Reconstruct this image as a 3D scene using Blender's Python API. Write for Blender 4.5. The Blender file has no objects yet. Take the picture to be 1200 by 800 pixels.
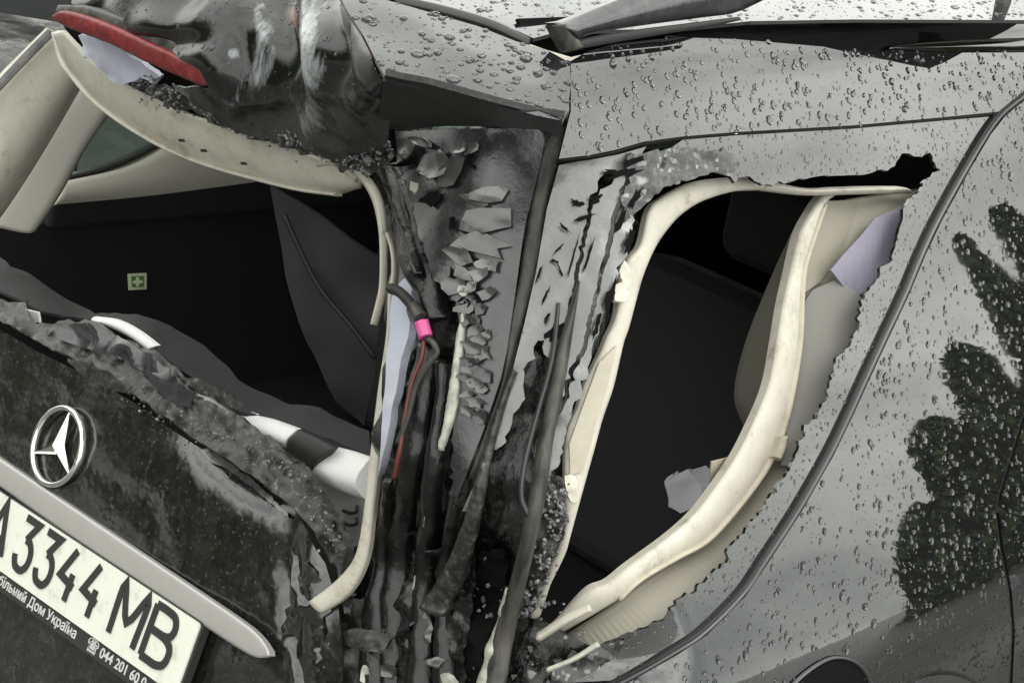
import bpy, math, random
import numpy as np
from mathutils import Vector, Matrix
from mathutils.geometry import delaunay_2d_cdt

# ------------------------------------------------------------------ camera, sky, sun, exposure
sc = bpy.context.scene
COL = sc.collection
RNG = random.Random(7)
FPX = 2200.0
_F = np.array([.71242681, .11440236, -.69235839]); _F /= np.linalg.norm(_F)
_X = np.array([.6803045, -.35462212, .64142727]); _X -= _F * (_X @ _F); _X /= np.linalg.norm(_X)
_U = np.cross(_X, _F)
M = np.array([_X, _F, _U])                       # camera axes -> car axes (x right, y forward, z up)
CAM = np.array([1.96218437, -1.22744956, 2.13917068])

cd = bpy.data.cameras.new('camera'); cam = bpy.data.objects.new('camera', cd); COL.objects.link(cam)
cd.sensor_fit = 'HORIZONTAL'; cd.sensor_width = 36; cd.lens = 36 * FPX / 1200
cd.clip_start = .05; cd.clip_end = 500
mw = Matrix(M.tolist()).to_4x4(); mw.translation = Vector(CAM); cam.matrix_world = mw
sc.camera = cam

SUN_EL, SUN_AZ = math.radians(58), math.radians(60)
w = bpy.data.worlds.new('World'); sc.world = w; w.use_nodes = True
nt = w.node_tree; bg = nt.nodes['Background']
sky = nt.nodes.new('ShaderNodeTexSky'); sky.sky_type = 'NISHITA'; sky.sun_disc = False
sky.sun_elevation = SUN_EL; sky.sun_rotation = SUN_AZ
sky.air_density = 1.0; sky.dust_density = 6.0; sky.ozone_density = 1.0
hs = nt.nodes.new('ShaderNodeHueSaturation'); hs.inputs['Saturation'].default_value = .22
nt.links.new(sky.outputs[0], hs.inputs['Color'])
# overcast: an even white cloud deck with soft mottling over the sky
ctc = nt.nodes.new('ShaderNodeTexCoord'); cmap = nt.nodes.new('ShaderNodeMapping'); cmap.inputs['Scale'].default_value = (1, 1, 2.6)
nt.links.new(ctc.outputs['Generated'], cmap.inputs[0])
cn = nt.nodes.new('ShaderNodeTexNoise'); cn.inputs['Scale'].default_value = 3.2; cn.inputs['Detail'].default_value = 5; cn.inputs['Roughness'].default_value = .55
nt.links.new(cmap.outputs[0], cn.inputs['Vector'])
cr = nt.nodes.new('ShaderNodeValToRGB'); nt.links.new(cn.outputs[0], cr.inputs[0])
cr.color_ramp.elements[0].position = .32; cr.color_ramp.elements[0].color = (.36, .39, .385, 1)
cr.color_ramp.elements[1].position = .66; cr.color_ramp.elements[1].color = (1, 1, .93, 1)
cm = nt.nodes.new('ShaderNodeVectorMath'); cm.operation = 'SCALE'; cm.inputs['Scale'].default_value = 18.0
nt.links.new(cr.outputs[0], cm.inputs[0])
cx = nt.nodes.new('ShaderNodeMix'); cx.data_type = 'RGBA'; cx.inputs[0].default_value = .85
nt.links.new(hs.outputs[0], cx.inputs[6]); nt.links.new(cm.outputs[0], cx.inputs[7]); nt.links.new(cx.outputs[2], bg.inputs[0])
bg.inputs[1].default_value = .15
sd = bpy.data.lights.new('sun', 'SUN'); sd.energy = 0.6; sd.angle = math.radians(25); sd.color = (1, .97, .92)
so = bpy.data.objects.new('sun', sd); COL.objects.link(so)
sdir = Vector((math.sin(SUN_AZ) * math.cos(SUN_EL), math.cos(SUN_AZ) * math.cos(SUN_EL), math.sin(SUN_EL)))
so.rotation_euler = sdir.to_track_quat('Z', 'Y').to_euler()
vs = sc.view_settings; vs.view_transform = 'Standard'; vs.look = 'None'; vs.gamma = 1; vs.exposure = 0.45

# ------------------------------------------------------------------ noise
def _h(i, j, k, s):
    n = (i * 374761393 + j * 668265263 + k * 2147483647 + s * 1274126177) & 0x7fffffff
    n = ((n ^ (n >> 13)) * 1274126177) & 0x7fffffff
    return ((n ^ (n >> 16)) & 0xffff) / 65535.0
def noise3(P, scale=1., seed=0):
    Q = np.asarray(P, float) * scale + 100.
    I = np.floor(Q).astype(np.int64); f = Q - I; f = f * f * (3 - 2 * f)
    r = 0
    for a in (0, 1):
        for b in (0, 1):
            for c in (0, 1):
                wgt = (f[:, 0] if a else 1 - f[:, 0]) * (f[:, 1] if b else 1 - f[:, 1]) * (f[:, 2] if c else 1 - f[:, 2])
                r = r + wgt * _h(I[:, 0] + a, I[:, 1] + b, I[:, 2] + c, seed)
    return r * 2 - 1
def ridged(P, scale, seed=0): return 1 - 2 * np.abs(noise3(P, scale, seed))
def fbm(P, scale, oct=3, seed=0):
    r = 0; amp = 1.
    for o in range(oct):
        r = r + amp * noise3(P, scale * 2 ** o, seed + o * 17); amp *= .5
    return r

# ------------------------------------------------------------------ surfaces: a photo pixel (1200x800) -> a point on the car
def rays(px):
    px = np.asarray(px, float).reshape(-1, 2)
    c = np.stack([(px[:, 0] - 600) / FPX, (400 - px[:, 1]) / FPX, -np.ones(len(px))], 1)
    return c @ M.T
def PL(p0, n):
    p0 = np.array(p0, float); n = np.array(n, float)
    def s(px):
        d = rays(px); t = ((p0 - CAM) @ n) / (d @ n)
        return CAM + d * t[:, None]
    return s
def PX(x): return PL((x, 0, 0), (1, 0, 0))
def PY(y): return PL((0, y, 0), (0, 1, 0))
def PZ(z): return PL((0, 0, z), (0, 0, 1))
def _table(pts, sig):
    z = np.linspace(.3, 2.2, 951); v = np.interp(z, [p[0] for p in pts], [p[1] for p in pts])
    k = np.exp(-.5 * (np.arange(-60, 61) * .002 / sig) ** 2); k /= k.sum()
    v = np.convolve(np.pad(v, 60, mode='edge'), k, 'valid')
    return z, v
XS = _table([(.3, .90), (.7, .905), (.95, .930), (1.04, .956), (1.09, .962), (1.13, .953), (1.25, .908), (1.35, .869), (1.43, .835), (1.5, .8035), (1.58, .766), (1.66, .7265), (1.74, .685), (1.79, .658), (1.83, .626), (1.87, .55), (1.9, .44), (1.92, .2), (2.2, -.5)], .018)
YT = _table([(.3, -.12), (.75, -.05), (1.0, .033), (1.3, .132), (1.5, .185), (1.75, .26), (2.2, .4)], .02)
RC = .15
def _ss(a, b, v): t_ = np.clip((v - a) / (b - a), 0, 1); return t_ * t_ * (3 - 2 * t_)
def body_f(P, back=.11):
    x, y, z = P[:, 0], P[:, 1], P[:, 2]
    s = 1 - _ss(1.0, 1.85, z); zz = z - .15 * (y - .5) * s
    xs = np.interp(zz, *XS) - .045 * (y - 1.0) ** 2
    yt = np.interp(z, *YT) + .09 * x * x - back * _ss(.32, .60, x) * _ss(1.15, 1.35, z)
    u = x - (xs - RC); v = (yt + RC) - y
    return np.where((u > 0) & (v > 0), np.hypot(np.maximum(u, 0), np.maximum(v, 0)) - RC, np.maximum(u, v) - RC)
def BODY(off=0., back=.11):
    def s(px):
        d = rays(px); n = len(d); T = np.linspace(.8, 4.6, 191)
        hit = np.full(n, 4.6); prev = np.ones(n); done = np.zeros(n, bool); lo = np.full(n, .8); hi = np.full(n, 4.6)
        for t in T:
            f = body_f(CAM + d * t, back) - off
            c = (~done) & (f <= 0)
            lo[c] = t - .02; hi[c] = t; done |= c
        for _ in range(22):
            m = (lo + hi) / 2; f = body_f(CAM + d * m[:, None], back) - off
            hi = np.where(f <= 0, m, hi); lo = np.where(f <= 0, lo, m)
        return CAM + d * hi[:, None]
    return s
def RBF(ctrl):
    """smooth sheet through control points [(px,py,surface)], thin-plate spline of inverse depth"""
    q = np.array([[c[0], c[1]] for c in ctrl], float)
    P = np.concatenate([c[2]([(c[0], c[1])]) for c in ctrl])
    w_ = 1 / (-((P - CAM) @ M)[:, 2])
    def U(a, b):
        r2 = ((a[:, None] - b[None]) ** 2).sum(2) / 1e4
        return r2 * np.log(r2 + 1e-9)
    n = len(q); A = np.zeros((n + 3, n + 3)); A[:n, :n] = U(q, q) + np.eye(n) * 1e-6
    A[:n, n] = 1; A[:n, n + 1:] = q / 100; A[n, :n] = 1; A[n + 1:, :n] = q.T / 100
    sol = np.linalg.solve(A, np.concatenate([w_, np.zeros(3)]))
    def s(px):
        px = np.asarray(px, float).reshape(-1, 2)
        iw = U(px, q) @ sol[:n] + sol[n] + px / 100 @ sol[n + 1:]
        return CAM + rays(px) / iw[:, None]
    return s

# ------------------------------------------------------------------ mesh helpers
def link(o, parent=None):
    COL.objects.link(o)
    if parent is not None: o.parent = parent
    return o
def mesh_obj(name, V, Fc, m, parent=None, smooth=None):
    me = bpy.data.meshes.new(name); me.from_pydata([tuple(v) for v in V], [], [tuple(f) for f in Fc])
    if smooth is not None:
        me.polygons.foreach_set('use_smooth', np.array(smooth, bool) if not isinstance(smooth, bool) else np.full(len(me.polygons), smooth))
    me.materials.append(m); me.update()
    return link(bpy.data.objects.new(name, me), parent)
def tag(o, label=None, cat=None, group=None, kind=None):
    for k, v in (('label', label), ('category', cat), ('group', group), ('kind', kind)):
        if v: o[k] = v
    return o
def resample(pts, step=None, n=None, smooth=False):
    p = np.array(pts, float)
    if smooth and len(p) > 2:
        q = []
        e = np.vstack([2 * p[0] - p[1], p, 2 * p[-1] - p[-2]])
        for i in range(1, len(e) - 2):
            for t in np.linspace(0, 1, 8, endpoint=False):
                a, b, c, d = e[i - 1], e[i], e[i + 1], e[i + 2]
                q.append(.5 * ((2 * b) + (c - a) * t + (2 * a - 5 * b + 4 * c - d) * t * t + (3 * b - a - 3 * c + d) * t ** 3))
        q.append(p[-1]); p = np.array(q)
    L = np.concatenate([[0], np.cumsum(np.linalg.norm(np.diff(p, axis=0), axis=1))])
    if n is None: n = max(2, int(L[-1] / step) + 1)
    s = np.linspace(0, L[-1], n)
    return np.stack([np.interp(s, L, p[:, k]) for k in range(p.shape[1])], 1)
def jagged(pts, amp, step=5, seed=0):
    q = resample(pts, step); r = np.random.RandomState(seed)
    d = np.gradient(q, axis=0); nrm = np.stack([-d[:, 1], d[:, 0]], 1); nrm /= np.linalg.norm(nrm, axis=1)[:, None] + 1e-9
    a = r.uniform(-1, 1, len(q)) * amp * (.35 + 1.5 * np.abs(np.interp(np.arange(len(q)), np.arange(0, len(q) + 6, 6), r.uniform(0, 1, len(np.arange(0, len(q) + 6, 6))))))  ; a[0] = a[-1] = 0
    return [tuple(v) for v in q + nrm * a[:, None] + d * .3 * r.uniform(-1, 1, (len(q), 1))]
def inside(pts, poly):
    x, y = pts[:, 0], pts[:, 1]; r = np.zeros(len(pts), bool); j = len(poly) - 1
    for i in range(len(poly)):
        xi, yi = poly[i]; xj, yj = poly[j]
        c = ((yi > y) != (yj > y)) & (x < (xj - xi) * (y - yi) / (yj - yi + 1e-12) + xi)
        r ^= c; j = i
    return r
GEO = {}
def patch(name, poly, surf, m, parent=None, step=8., thick=.0015, disp=None, edge=None, flat=False, attr=None):
    """sheet of real thickness: outline traced in the photo, laid on a surface of the car, displaced along its normal"""
    poly = np.array(poly, float)
    e = edge or step
    B = []
    for i in range(len(poly)):
        a, b = poly[i], poly[(i + 1) % len(poly)]
        k = max(1, int(np.linalg.norm(b - a) / e))
        for t in range(k): B.append(a + (b - a) * t / k)
    B = np.array(B)
    x0, y0 = B.min(0); x1, y1 = B.max(0)
    gy = np.arange(y0 + step / 2, y1, step * .87); pts = []
    for r, yy in enumerate(gy):
        gx = np.arange(x0 + step / 2 + (step / 2 if r % 2 else 0), x1, step)
        pts.append(np.stack([gx, np.full(len(gx), yy)], 1))
    G = np.concatenate(pts) if pts else np.zeros((0, 2))
    if len(G):
        G = G[inside(G, B)]
        if len(G):
            dm = np.min(((G[:, None] - B[None]) ** 2).sum(2), axis=1) if len(G) * len(B) < 4e6 else np.full(len(G), 1e9)
            G = G[dm > (step * .45) ** 2]
    allp = np.concatenate([B, G]) if len(G) else B
    n = len(B)
    r = delaunay_2d_cdt([Vector(p) for p in allp], [(i, (i + 1) % n) for i in range(n)], [list(range(n))], 1, 1e-4)
    vp = np.array([tuple(v) for v in r[0]]); tr = np.array([t for t in r[2] if len(t) == 3])
    P = surf(vp)
    a, b, c = P[tr[:, 0]], P[tr[:, 1]], P[tr[:, 2]]
    fn = np.cross(b - a, c - a)
    s = np.sign((fn * (CAM - a)).sum(1)); flip = s < 0
    tr[flip] = tr[flip][:, ::-1]; fn[flip] *= -1
    N = np.zeros_like(P)
    for k in range(3): np.add.at(N, tr[:, k], fn)
    N /= np.linalg.norm(N, axis=1)[:, None] + 1e-12
    if disp is not None:
        P = P + N * disp(P, vp)[:, None]
        a, b, c = P[tr[:, 0]], P[tr[:, 1]], P[tr[:, 2]]; fn = np.cross(b - a, c - a)
        N = np.zeros_like(P)
        for k in range(3): np.add.at(N, tr[:, k], fn)
        N /= np.linalg.norm(N, axis=1)[:, None] + 1e-12
    nv = len(P); back = P - N * thick
    V = [*P, *back]; Fc = [*map(tuple, tr)] + [(t[2] + nv, t[1] + nv, t[0] + nv) for t in tr]
    sm = [not flat] * len(Fc)
    ed = {}
    for t in tr:
        for k in range(3):
            q = (t[k], t[(k + 1) % 3])
            if (q[1], q[0]) in ed: del ed[(q[1], q[0])]
            else: ed[q] = 1
    for (i, j) in ed:
        o = len(V); V += [P[i], P[j], back[j], back[i]]; Fc.append((o + 1, o, o + 3, o + 2)); sm.append(False)
    ob = mesh_obj(name, V, Fc, m, parent, sm)
    if attr:
        src = list(range(nv)) * 2
        for (i, j) in ed: src += [i, j, j, i]
        for an, fn_ in attr.items():
            at = ob.data.attributes.new(an, 'FLOAT', 'POINT'); at.data.foreach_set('value', fn_(P, vp)[src].astype(np.float32))
    GEO[ob.name] = (P, tr, N)
    return ob
def ribbon(name, L, R, surf, m, parent=None, n=40, k=9, h=.006, base=.004, surfR=None, power=1.0, disp=None, capped=True):
    """moulded strip between two traced edges with a rounded cross-section"""
    L = resample(L, n=n, smooth=True); R = resample(R, n=n, smooth=True)
    A = surf(L); Bv = (surfR or surf)(R)
    T = np.gradient((A + Bv) / 2, axis=0)
    N = np.cross(Bv - A, T); N /= np.linalg.norm(N, axis=1)[:, None] + 1e-12
    s = np.sign((N * (CAM - A)).sum(1)); N *= s[:, None]
    V = []; t = np.linspace(0, 1, k)
    for i in range(n):
        for u in t:
            p = A[i] + (Bv[i] - A[i]) * u + N[i] * (h * (np.sin(np.pi * u) ** power))
            V.append(p)
        for u in (1, 0): V.append(A[i] + (Bv[i] - A[i]) * u - N[i] * base)
    V = np.array(V); K = k + 2
    if disp is not None:
        V = V + np.repeat(N, K, 0) * disp(V)[:, None]
    Fc = []; sm = []
    for i in range(n - 1):
        for j in range(K):
            a = i * K + j; b = i * K + (j + 1) % K
            Fc.append((a, b, b + K, a + K)); sm.append(j < k - 1)
    if capped:
        Fc += [tuple(range(K - 1, -1, -1)), tuple((n - 1) * K + j for j in range(K))]; sm += [False, False]
    ob = mesh_obj(name, V, Fc, m, parent, sm)
    tr = []
    for i in range(n - 1):
        for j in range(k - 1):
            a = i * K + j; tr += [(a, a + 1, a + K), (a + 1, a + K + 1, a + K)]
    GEO[ob.name] = (V, np.array(tr), None)
    bm_fix(ob)
    return ob
def bm_fix(ob):
    import bmesh
    bm = bmesh.new(); bm.from_mesh(ob.data); bmesh.ops.recalc_face_normals(bm, faces=bm.faces); bm.to_mesh(ob.data); bm.free()
def tube(name, pts, rad, m, parent=None, seg=10, step=None, n=None, smooth=True):
    P = np.array(pts, float); P = resample(P, n=n or max(8, len(P) * 6), smooth=smooth) if len(P) > 1 else P
    r = np.interp(np.linspace(0, 1, len(P)), np.linspace(0, 1, len(np.atleast_1d(rad))), np.atleast_1d(rad)) if np.ndim(rad) else np.full(len(P), rad)
    T = np.gradient(P, axis=0); T /= np.linalg.norm(T, axis=1)[:, None] + 1e-12
    ref = np.array([0, 0, 1.]) if abs(T[0, 2]) < .8 else np.array([1., 0, 0])
    V = []
    for i in range(len(P)):
        a = np.cross(T[i], ref); a /= np.linalg.norm(a); b = np.cross(T[i], a)
        for s in range(seg):
            an = 2 * math.pi * s / seg; V.append(P[i] + r[i] * (a * math.cos(an) + b * math.sin(an)))
    Fc = []
    for i in range(len(P) - 1):
        for s in range(seg):
            a = i * seg + s; b = i * seg + (s + 1) % seg; Fc.append((a, b, b + seg, a + seg))
    Fc += [tuple(range(seg - 1, -1, -1)), tuple((len(P) - 1) * seg + s for s in range(seg))]
    sm = [True] * (len(Fc) - 2) + [False, False]
    ob = mesh_obj(name, V, Fc, m, parent, sm); bm_fix(ob); return ob
def box(name, lo, hi, m, parent=None, bevel=.01, rot=None):
    import bmesh
    bm = bmesh.new(); bmesh.ops.create_cube(bm, size=1)
    lo = Vector(lo); hi = Vector(hi); c = (lo + hi) / 2; s = hi - lo
    for v in bm.verts: v.co = Vector((v.co.x * s.x, v.co.y * s.y, v.co.z * s.z))
    if bevel: bmesh.ops.bevel(bm, geom=list(bm.edges), offset=bevel, segments=3, affect='EDGES', profile=.5)
    if rot is not None: bmesh.ops.rotate(bm, verts=bm.verts, cent=(0, 0, 0), matrix=rot)
    for v in bm.verts: v.co += c
    me = bpy.data.meshes.new(name); bm.to_mesh(me); bm.free(); me.materials.append(m)
    me.polygons.foreach_set('use_smooth', np.full(len(me.polygons), False))
    return link(bpy.data.objects.new(name, me), parent)

# ------------------------------------------------------------------ materials
def mat(name, base=(.1, .1, .1), rough=.5, ior=1.5, metal=0., coat=0., trans=0., alpha=1.):
    m = bpy.data.materials.new(name); m.use_nodes = True; b = m.node_tree.nodes['Principled BSDF']
    b.inputs['Base Color'].default_value = (*base, 1); b.inputs['Roughness'].default_value = rough
    b.inputs['IOR'].default_value = ior; b.inputs['Metallic'].default_value = metal
    b.inputs['Coat Weight'].default_value = coat; b.inputs['Coat Roughness'].default_value = .02
    b.inputs['Transmission Weight'].default_value = trans; b.inputs['Alpha'].default_value = alpha
    return m
def nodes(m): return m.node_tree.nodes, m.node_tree.links, m.node_tree.nodes['Principled BSDF']
def tex(m, kind='ShaderNodeTexNoise', scale=20., detail=4., vec=None, sx=(1, 1, 1), rough=.6, rot=(0, 0, 0)):
    N, L, b = nodes(m)
    co = N.new('ShaderNodeTexCoord'); mp = N.new('ShaderNodeMapping'); mp.inputs['Scale'].default_value = sx; mp.inputs['Rotation'].default_value = rot
    L.new(co.outputs['Object'], mp.inputs[0]); t = N.new(kind); L.new(mp.outputs[0], t.inputs['Vector'])
    t.inputs['Scale'].default_value = scale
    if kind == 'ShaderNodeTexNoise': t.inputs['Detail'].default_value = detail; t.inputs['Roughness'].default_value = rough
    return t
def ramp(m, src, stops):
    N, L, b = nodes(m); r = N.new('ShaderNodeValToRGB'); L.new(src, r.inputs[0])
    e = r.color_ramp.elements
    while len(e) < len(stops): e.new(.5)
    for el, (p, c) in zip(e, stops):
        el.position = p; el.color = (*c, 1) if len(c) == 3 else c
    return r
def g(v): return (v, v, v)
def mix(m, fac, a, bcol):
    N, L, b = nodes(m); x = N.new('ShaderNodeMix'); x.data_type = 'RGBA'
    for s, v in ((x.inputs[0], fac), (x.inputs[6], a), (x.inputs[7], bcol)):
        if hasattr(v, 'links') or hasattr(v, 'is_output'): L.new(v, s)
        else: s.default_value = v if not isinstance(v, tuple) else ((*v, 1) if len(v) == 3 else v)
    return x.outputs[2]
def bump(m, src, strength=.3, dist=.002, chain=None):
    N, L, b = nodes(m); bp = N.new('ShaderNodeBump'); bp.inputs['Strength'].default_value = strength; bp.inputs['Distance'].default_value = dist
    L.new(src, bp.inputs['Height'])
    if chain: L.new(chain, bp.inputs['Normal'])
    L.new(bp.outputs[0], b.inputs['Normal']); return bp.outputs[0]
def col(m, s): m.node_tree.links.new(s, m.node_tree.nodes['Principled BSDF'].inputs['Base Color'])
def rgh(m, s): m.node_tree.links.new(s, m.node_tree.nodes['Principled BSDF'].inputs['Roughness'])

PAINT = mat('wet_black_paint', (.008, .008, .009), .06, 2.0)
t = tex(PAINT, scale=9, detail=5); rgh(PAINT, ramp(PAINT, t.outputs[0], [(.4, g(.008)), (.75, g(.045))]).outputs[0])
t2 = tex(PAINT, scale=14, detail=2); bump(PAINT, t2.outputs[0], .05, .002)

SPOIL = mat('wet_black_spoiler_paint', (.008, .008, .009), .05, 1.6)
t = tex(SPOIL, scale=9, detail=5); rgh(SPOIL, ramp(SPOIL, t.outputs[0], [(.4, g(.02)), (.75, g(.10))]).outputs[0])
LIPM = mat('gritty_black_lip', (.012, .012, .012), .5)
t = tex(LIPM, scale=180, detail=5, rough=.7); col(LIPM, ramp(LIPM, t.outputs[0], [(.5, (.008, .008, .008)), (.75, (.05, .05, .047))]).outputs[0]); bump(LIPM, t.outputs[0], .4, .002)
TAIL = mat('drizzle_covered_black_paint', (.012, .012, .012), .3, 1.8)
t = tex(TAIL, scale=95, detail=5, sx=(1, 1, .7), rough=.7)
col(TAIL, ramp(TAIL, t.outputs[0], [(.40, (.006, .006, .006)), (.58, (.014, .0135, .0125)), (.78, (.055, .052, .046))]).outputs[0])
t2 = tex(TAIL, scale=24, detail=4); rgh(TAIL, ramp(TAIL, t2.outputs[0], [(.35, g(.10)), (.7, g(.22))]).outputs[0])
t3 = tex(TAIL, scale=170, detail=3); b1_ = bump(TAIL, t3.outputs[0], .08, .001)
t4 = tex(TAIL, scale=16, detail=3); bump(TAIL, t4.outputs[0], .35, .006, b1_)

SCUFF = mat('scraped_black_paint', (.01, .01, .01), .2, 1.55)
def attr_mask(m, name, noise_scale, sx, lo, hi, gain=.9):
    N, L, b = nodes(m); at = N.new('ShaderNodeAttribute'); at.attribute_name = name
    t_ = tex(m, scale=noise_scale, detail=7, sx=sx, rough=.72)
    a_ = N.new('ShaderNodeMath'); a_.operation = 'MULTIPLY_ADD'; L.new(t_.outputs[0], a_.inputs[0]); a_.inputs[1].default_value = gain; L.new(at.outputs['Fac'], a_.inputs[2])
    return ramp(m, a_.outputs[0], [(lo, g(0)), (hi, g(1))]).outputs[0]
mk1 = attr_mask(SCUFF, 'scuff', 26, (2.0, 2.0, .6), .70, 1.0)
mk2 = attr_mask(SCUFF, 'rust', 40, (1.5, 1.5, .7), .78, .98)
mk3 = attr_mask(SCUFF, 'grime', 70, (1, 1, .8), .70, 1.12)
t = tex(SCUFF, scale=55, detail=6, sx=(1.8, 1.8, .7), rough=.7)
pale = ramp(SCUFF, t.outputs[0], [(.35, (.16, .165, .165)), (.7, (.50, .53, .54))]).outputs[0]
c1 = mix(SCUFF, mk3, (.006, .006, .006), (.040, .040, .037)); c2 = mix(SCUFF, mk2, c1, (.11, .022, .012)); col(SCUFF, mix(SCUFF, mk1, c2, pale))
t3 = tex(SCUFF, scale=110, detail=5, rough=.7); rgh(SCUFF, mix(SCUFF, mk3, (.10, .10, .10), (.5, .5, .5))); bump(SCUFF, t3.outputs[0], .25, .0015)

CRUMB = mat('shattered_grey_filler', (.2, .2, .2), .55)
t = tex(CRUMB, scale=130, detail=6, rough=.7)
col(CRUMB, ramp(CRUMB, t.outputs[0], [(.36, (.02, .02, .02)), (.5, (.10, .10, .10)), (.66, (.38, .39, .40))]).outputs[0]); bump(CRUMB, t.outputs[0], .8, .003)

TORN = mat('torn_dusty_black_metal', (.05, .05, .05), .34, 1.5)
t = tex(TORN, scale=85, detail=8, rough=.78)
col(TORN, ramp(TORN, t.outputs[0], [(.44, (.010, .010, .010)), (.58, (.045, .044, .04)), (.74, (.30, .29, .26))]).outputs[0]); bump(TORN, t.outputs[0], .5, .002)

GLASSY = mat('dark_tinted_glass', (.010, .011, .011), .05, 2.0)
t = tex(GLASSY, scale=14, detail=4); rgh(GLASSY, ramp(GLASSY, t.outputs[0], [(.4, g(.01)), (.75, g(.06))]).outputs[0])
CRAZED = mat('crazed_tinted_glass', (.05, .05, .05), .22, 1.7)
t = tex(CRAZED, 'ShaderNodeTexVoronoi', scale=210)
col(CRAZED, ramp(CRAZED, t.outputs['Color'], [(.3, (.006, .006, .006)), (.75, (.045, .045, .045)), (.97, (.28, .29, .29))]).outputs[0])
bump(CRAZED, t.outputs['Color'], .9, .004)
GLOSS = mat('wet_folded_black_metal', (.007, .007, .007), .08, 1.5)
t = tex(GLOSS, scale=40, detail=6, sx=(2, 2, .3), rough=.65); bump(GLOSS, t.outputs[0], .5, .004)
t2 = tex(GLOSS, scale=90, detail=6, rough=.7); col(GLOSS, ramp(GLOSS, t2.outputs[0], [(.55, (.006, .006, .006)), (.68, (.03, .028, .025)), (.8, (.16, .15, .13))]).outputs[0])
PILLAR = mat('dusty_pillar_cover', (.022, .023, .026), .22, 1.7)
t = tex(PILLAR, scale=30, detail=6, rough=.7)
col(PILLAR, ramp(PILLAR, t.outputs[0], [(.35, (.012, .012, .014)), (.7, (.045, .046, .05))]).outputs[0])
rgh(PILLAR, ramp(PILLAR, t.outputs[0], [(.3, g(.12)), (.7, g(.34))]).outputs[0]); t3 = tex(PILLAR, scale=140, detail=4); bump(PILLAR, t3.outputs[0], .25, .0015)
SKIN = mat('scraped_skin_painted_sheen', (.06, .06, .06), .3, 2.0)  # pale grey base colour paints in the sheen on the torn black skin
t = tex(SKIN, scale=22, detail=7, sx=(1, 1, .5), rough=.7)
col(SKIN, ramp(SKIN, t.outputs[0], [(.3, (.035, .036, .037)), (.55, (.10, .10, .098)), (.75, (.20, .20, .19))]).outputs[0])
rgh(SKIN, ramp(SKIN, t.outputs[0], [(.3, g(.14)), (.7, g(.36))]).outputs[0]); t3 = tex(SKIN, scale=160, detail=4); bump(SKIN, t3.outputs[0], .35, .0015)
WETBLK = mat('wet_black_plastic', (.008, .008, .008), .16, 1.5)
t = tex(WETBLK, scale=45, detail=6, sx=(1, 1, .35)); bump(WETBLK, t.outputs[0], .7, .004)
t2 = tex(WETBLK, scale=120, detail=5); col(WETBLK, ramp(WETBLK, t2.outputs[0], [(.5, (.006, .006, .006)), (.66, (.03, .029, .026)), (.78, (.13, .125, .11))]).outputs[0])
VOID = mat('bare_black_and_hole_dark', (.006, .006, .006), 1.0); VOID.node_tree.nodes['Principled BSDF'].inputs['Specular IOR Level'].default_value = .1  # near-black colour for the dark inside tears and gaps, also bare primer
RUBBER = mat('dusty_rubber', (.03, .029, .027), .42)
t = tex(RUBBER, scale=70, detail=5, sx=(1, 1, .2)); col(RUBBER, ramp(RUBBER, t.outputs[0], [(.35, (.012, .012, .011)), (.72, (.085, .08, .068))]).outputs[0]); bump(RUBBER, t.outputs[0], .4, .002)
SEAL = mat('grey_rubber_seal', (.05, .05, .052), .3)
BLACK = mat('black_interior_plastic', (.010, .010, .010), .55)
t = tex(BLACK, scale=300, detail=2); bump(BLACK, t.outputs[0], .15, .001)
FABRIC = mat('black_cargo_felt', (.009, .009, .0095), .9)
t = tex(FABRIC, scale=400, detail=3); bump(FABRIC, t.outputs[0], .4, .002)
SEAT = mat('dark_grey_seat_fabric', (.022, .022, .023), .8)
t = tex(SEAT, scale=260, detail=3); bump(SEAT, t.outputs[0], .4, .002)
BEIGE = mat('beige_trim_plastic', (.60, .55, .44), .48)
t = tex(BEIGE, scale=18, detail=6, rough=.7); col(BEIGE, ramp(BEIGE, t.outputs[0], [(.28, (.24, .21, .155)), (.42, (.37, .335, .26)), (.7, (.43, .395, .315))]).outputs[0])
t2 = tex(BEIGE, scale=420, detail=2); bump(BEIGE, t2.outputs[0], .12, .0006)
CREAM = mat('pale_cream_trim', (.72, .68, .56), .42)
t = tex(CREAM, scale=30, detail=6, rough=.7); col(CREAM, ramp(CREAM, t.outputs[0], [(.27, (.27, .24, .19)), (.40, (.45, .425, .36)), (.7, (.52, .495, .43))]).outputs[0])
LAV = mat('painted_shade_airbag_cloth', (.20, .19, .24), .8)  # darker copy of the lavender foam, shade put into its base colour
t = tex(LAV, scale=9, detail=5, sx=(1, 1, .3)); bump(LAV, t.outputs[0], .8, .02)
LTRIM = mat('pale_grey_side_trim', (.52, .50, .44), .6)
GREYTRIM2 = mat('darker_grey_trim', (.30, .285, .25), .5)  # even grey, darker than the side trim
for m_ in (BEIGE, CREAM):
    N_, L_, b_ = nodes(m_); src_ = b_.inputs['Base Color'].links[0].from_socket
    d1 = tex(m_, scale=12, detail=8, rough=.78, sx=(1, 1, .7)); f1 = ramp(m_, d1.outputs[0], [(.54, g(0)), (.72, g(.75))]).outputs[0]
    d2 = tex(m_, scale=140, detail=5, rough=.7); f2_ = ramp(m_, d2.outputs[0], [(.64, g(0)), (.72, g(.8))]).outputs[0]
    c_ = mix(m_, f1, src_, (.20, .17, .12)); col(m_, mix(m_, f2_, c_, (.10, .085, .06)))
OLIVE = mat('grey_beige_inner_trim', (.25, .235, .19), .6)
GREYTRIM = mat('grey_inner_trim', (.15, .145, .13), .6)
FOAM = mat('lavender_white_foam', (.44, .45, .53), .8)
t = tex(FOAM, scale=120, detail=4); bump(FOAM, t.outputs[0], .4, .002)
WHITE = mat('white_foam', (.68, .68, .67), .6)
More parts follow.
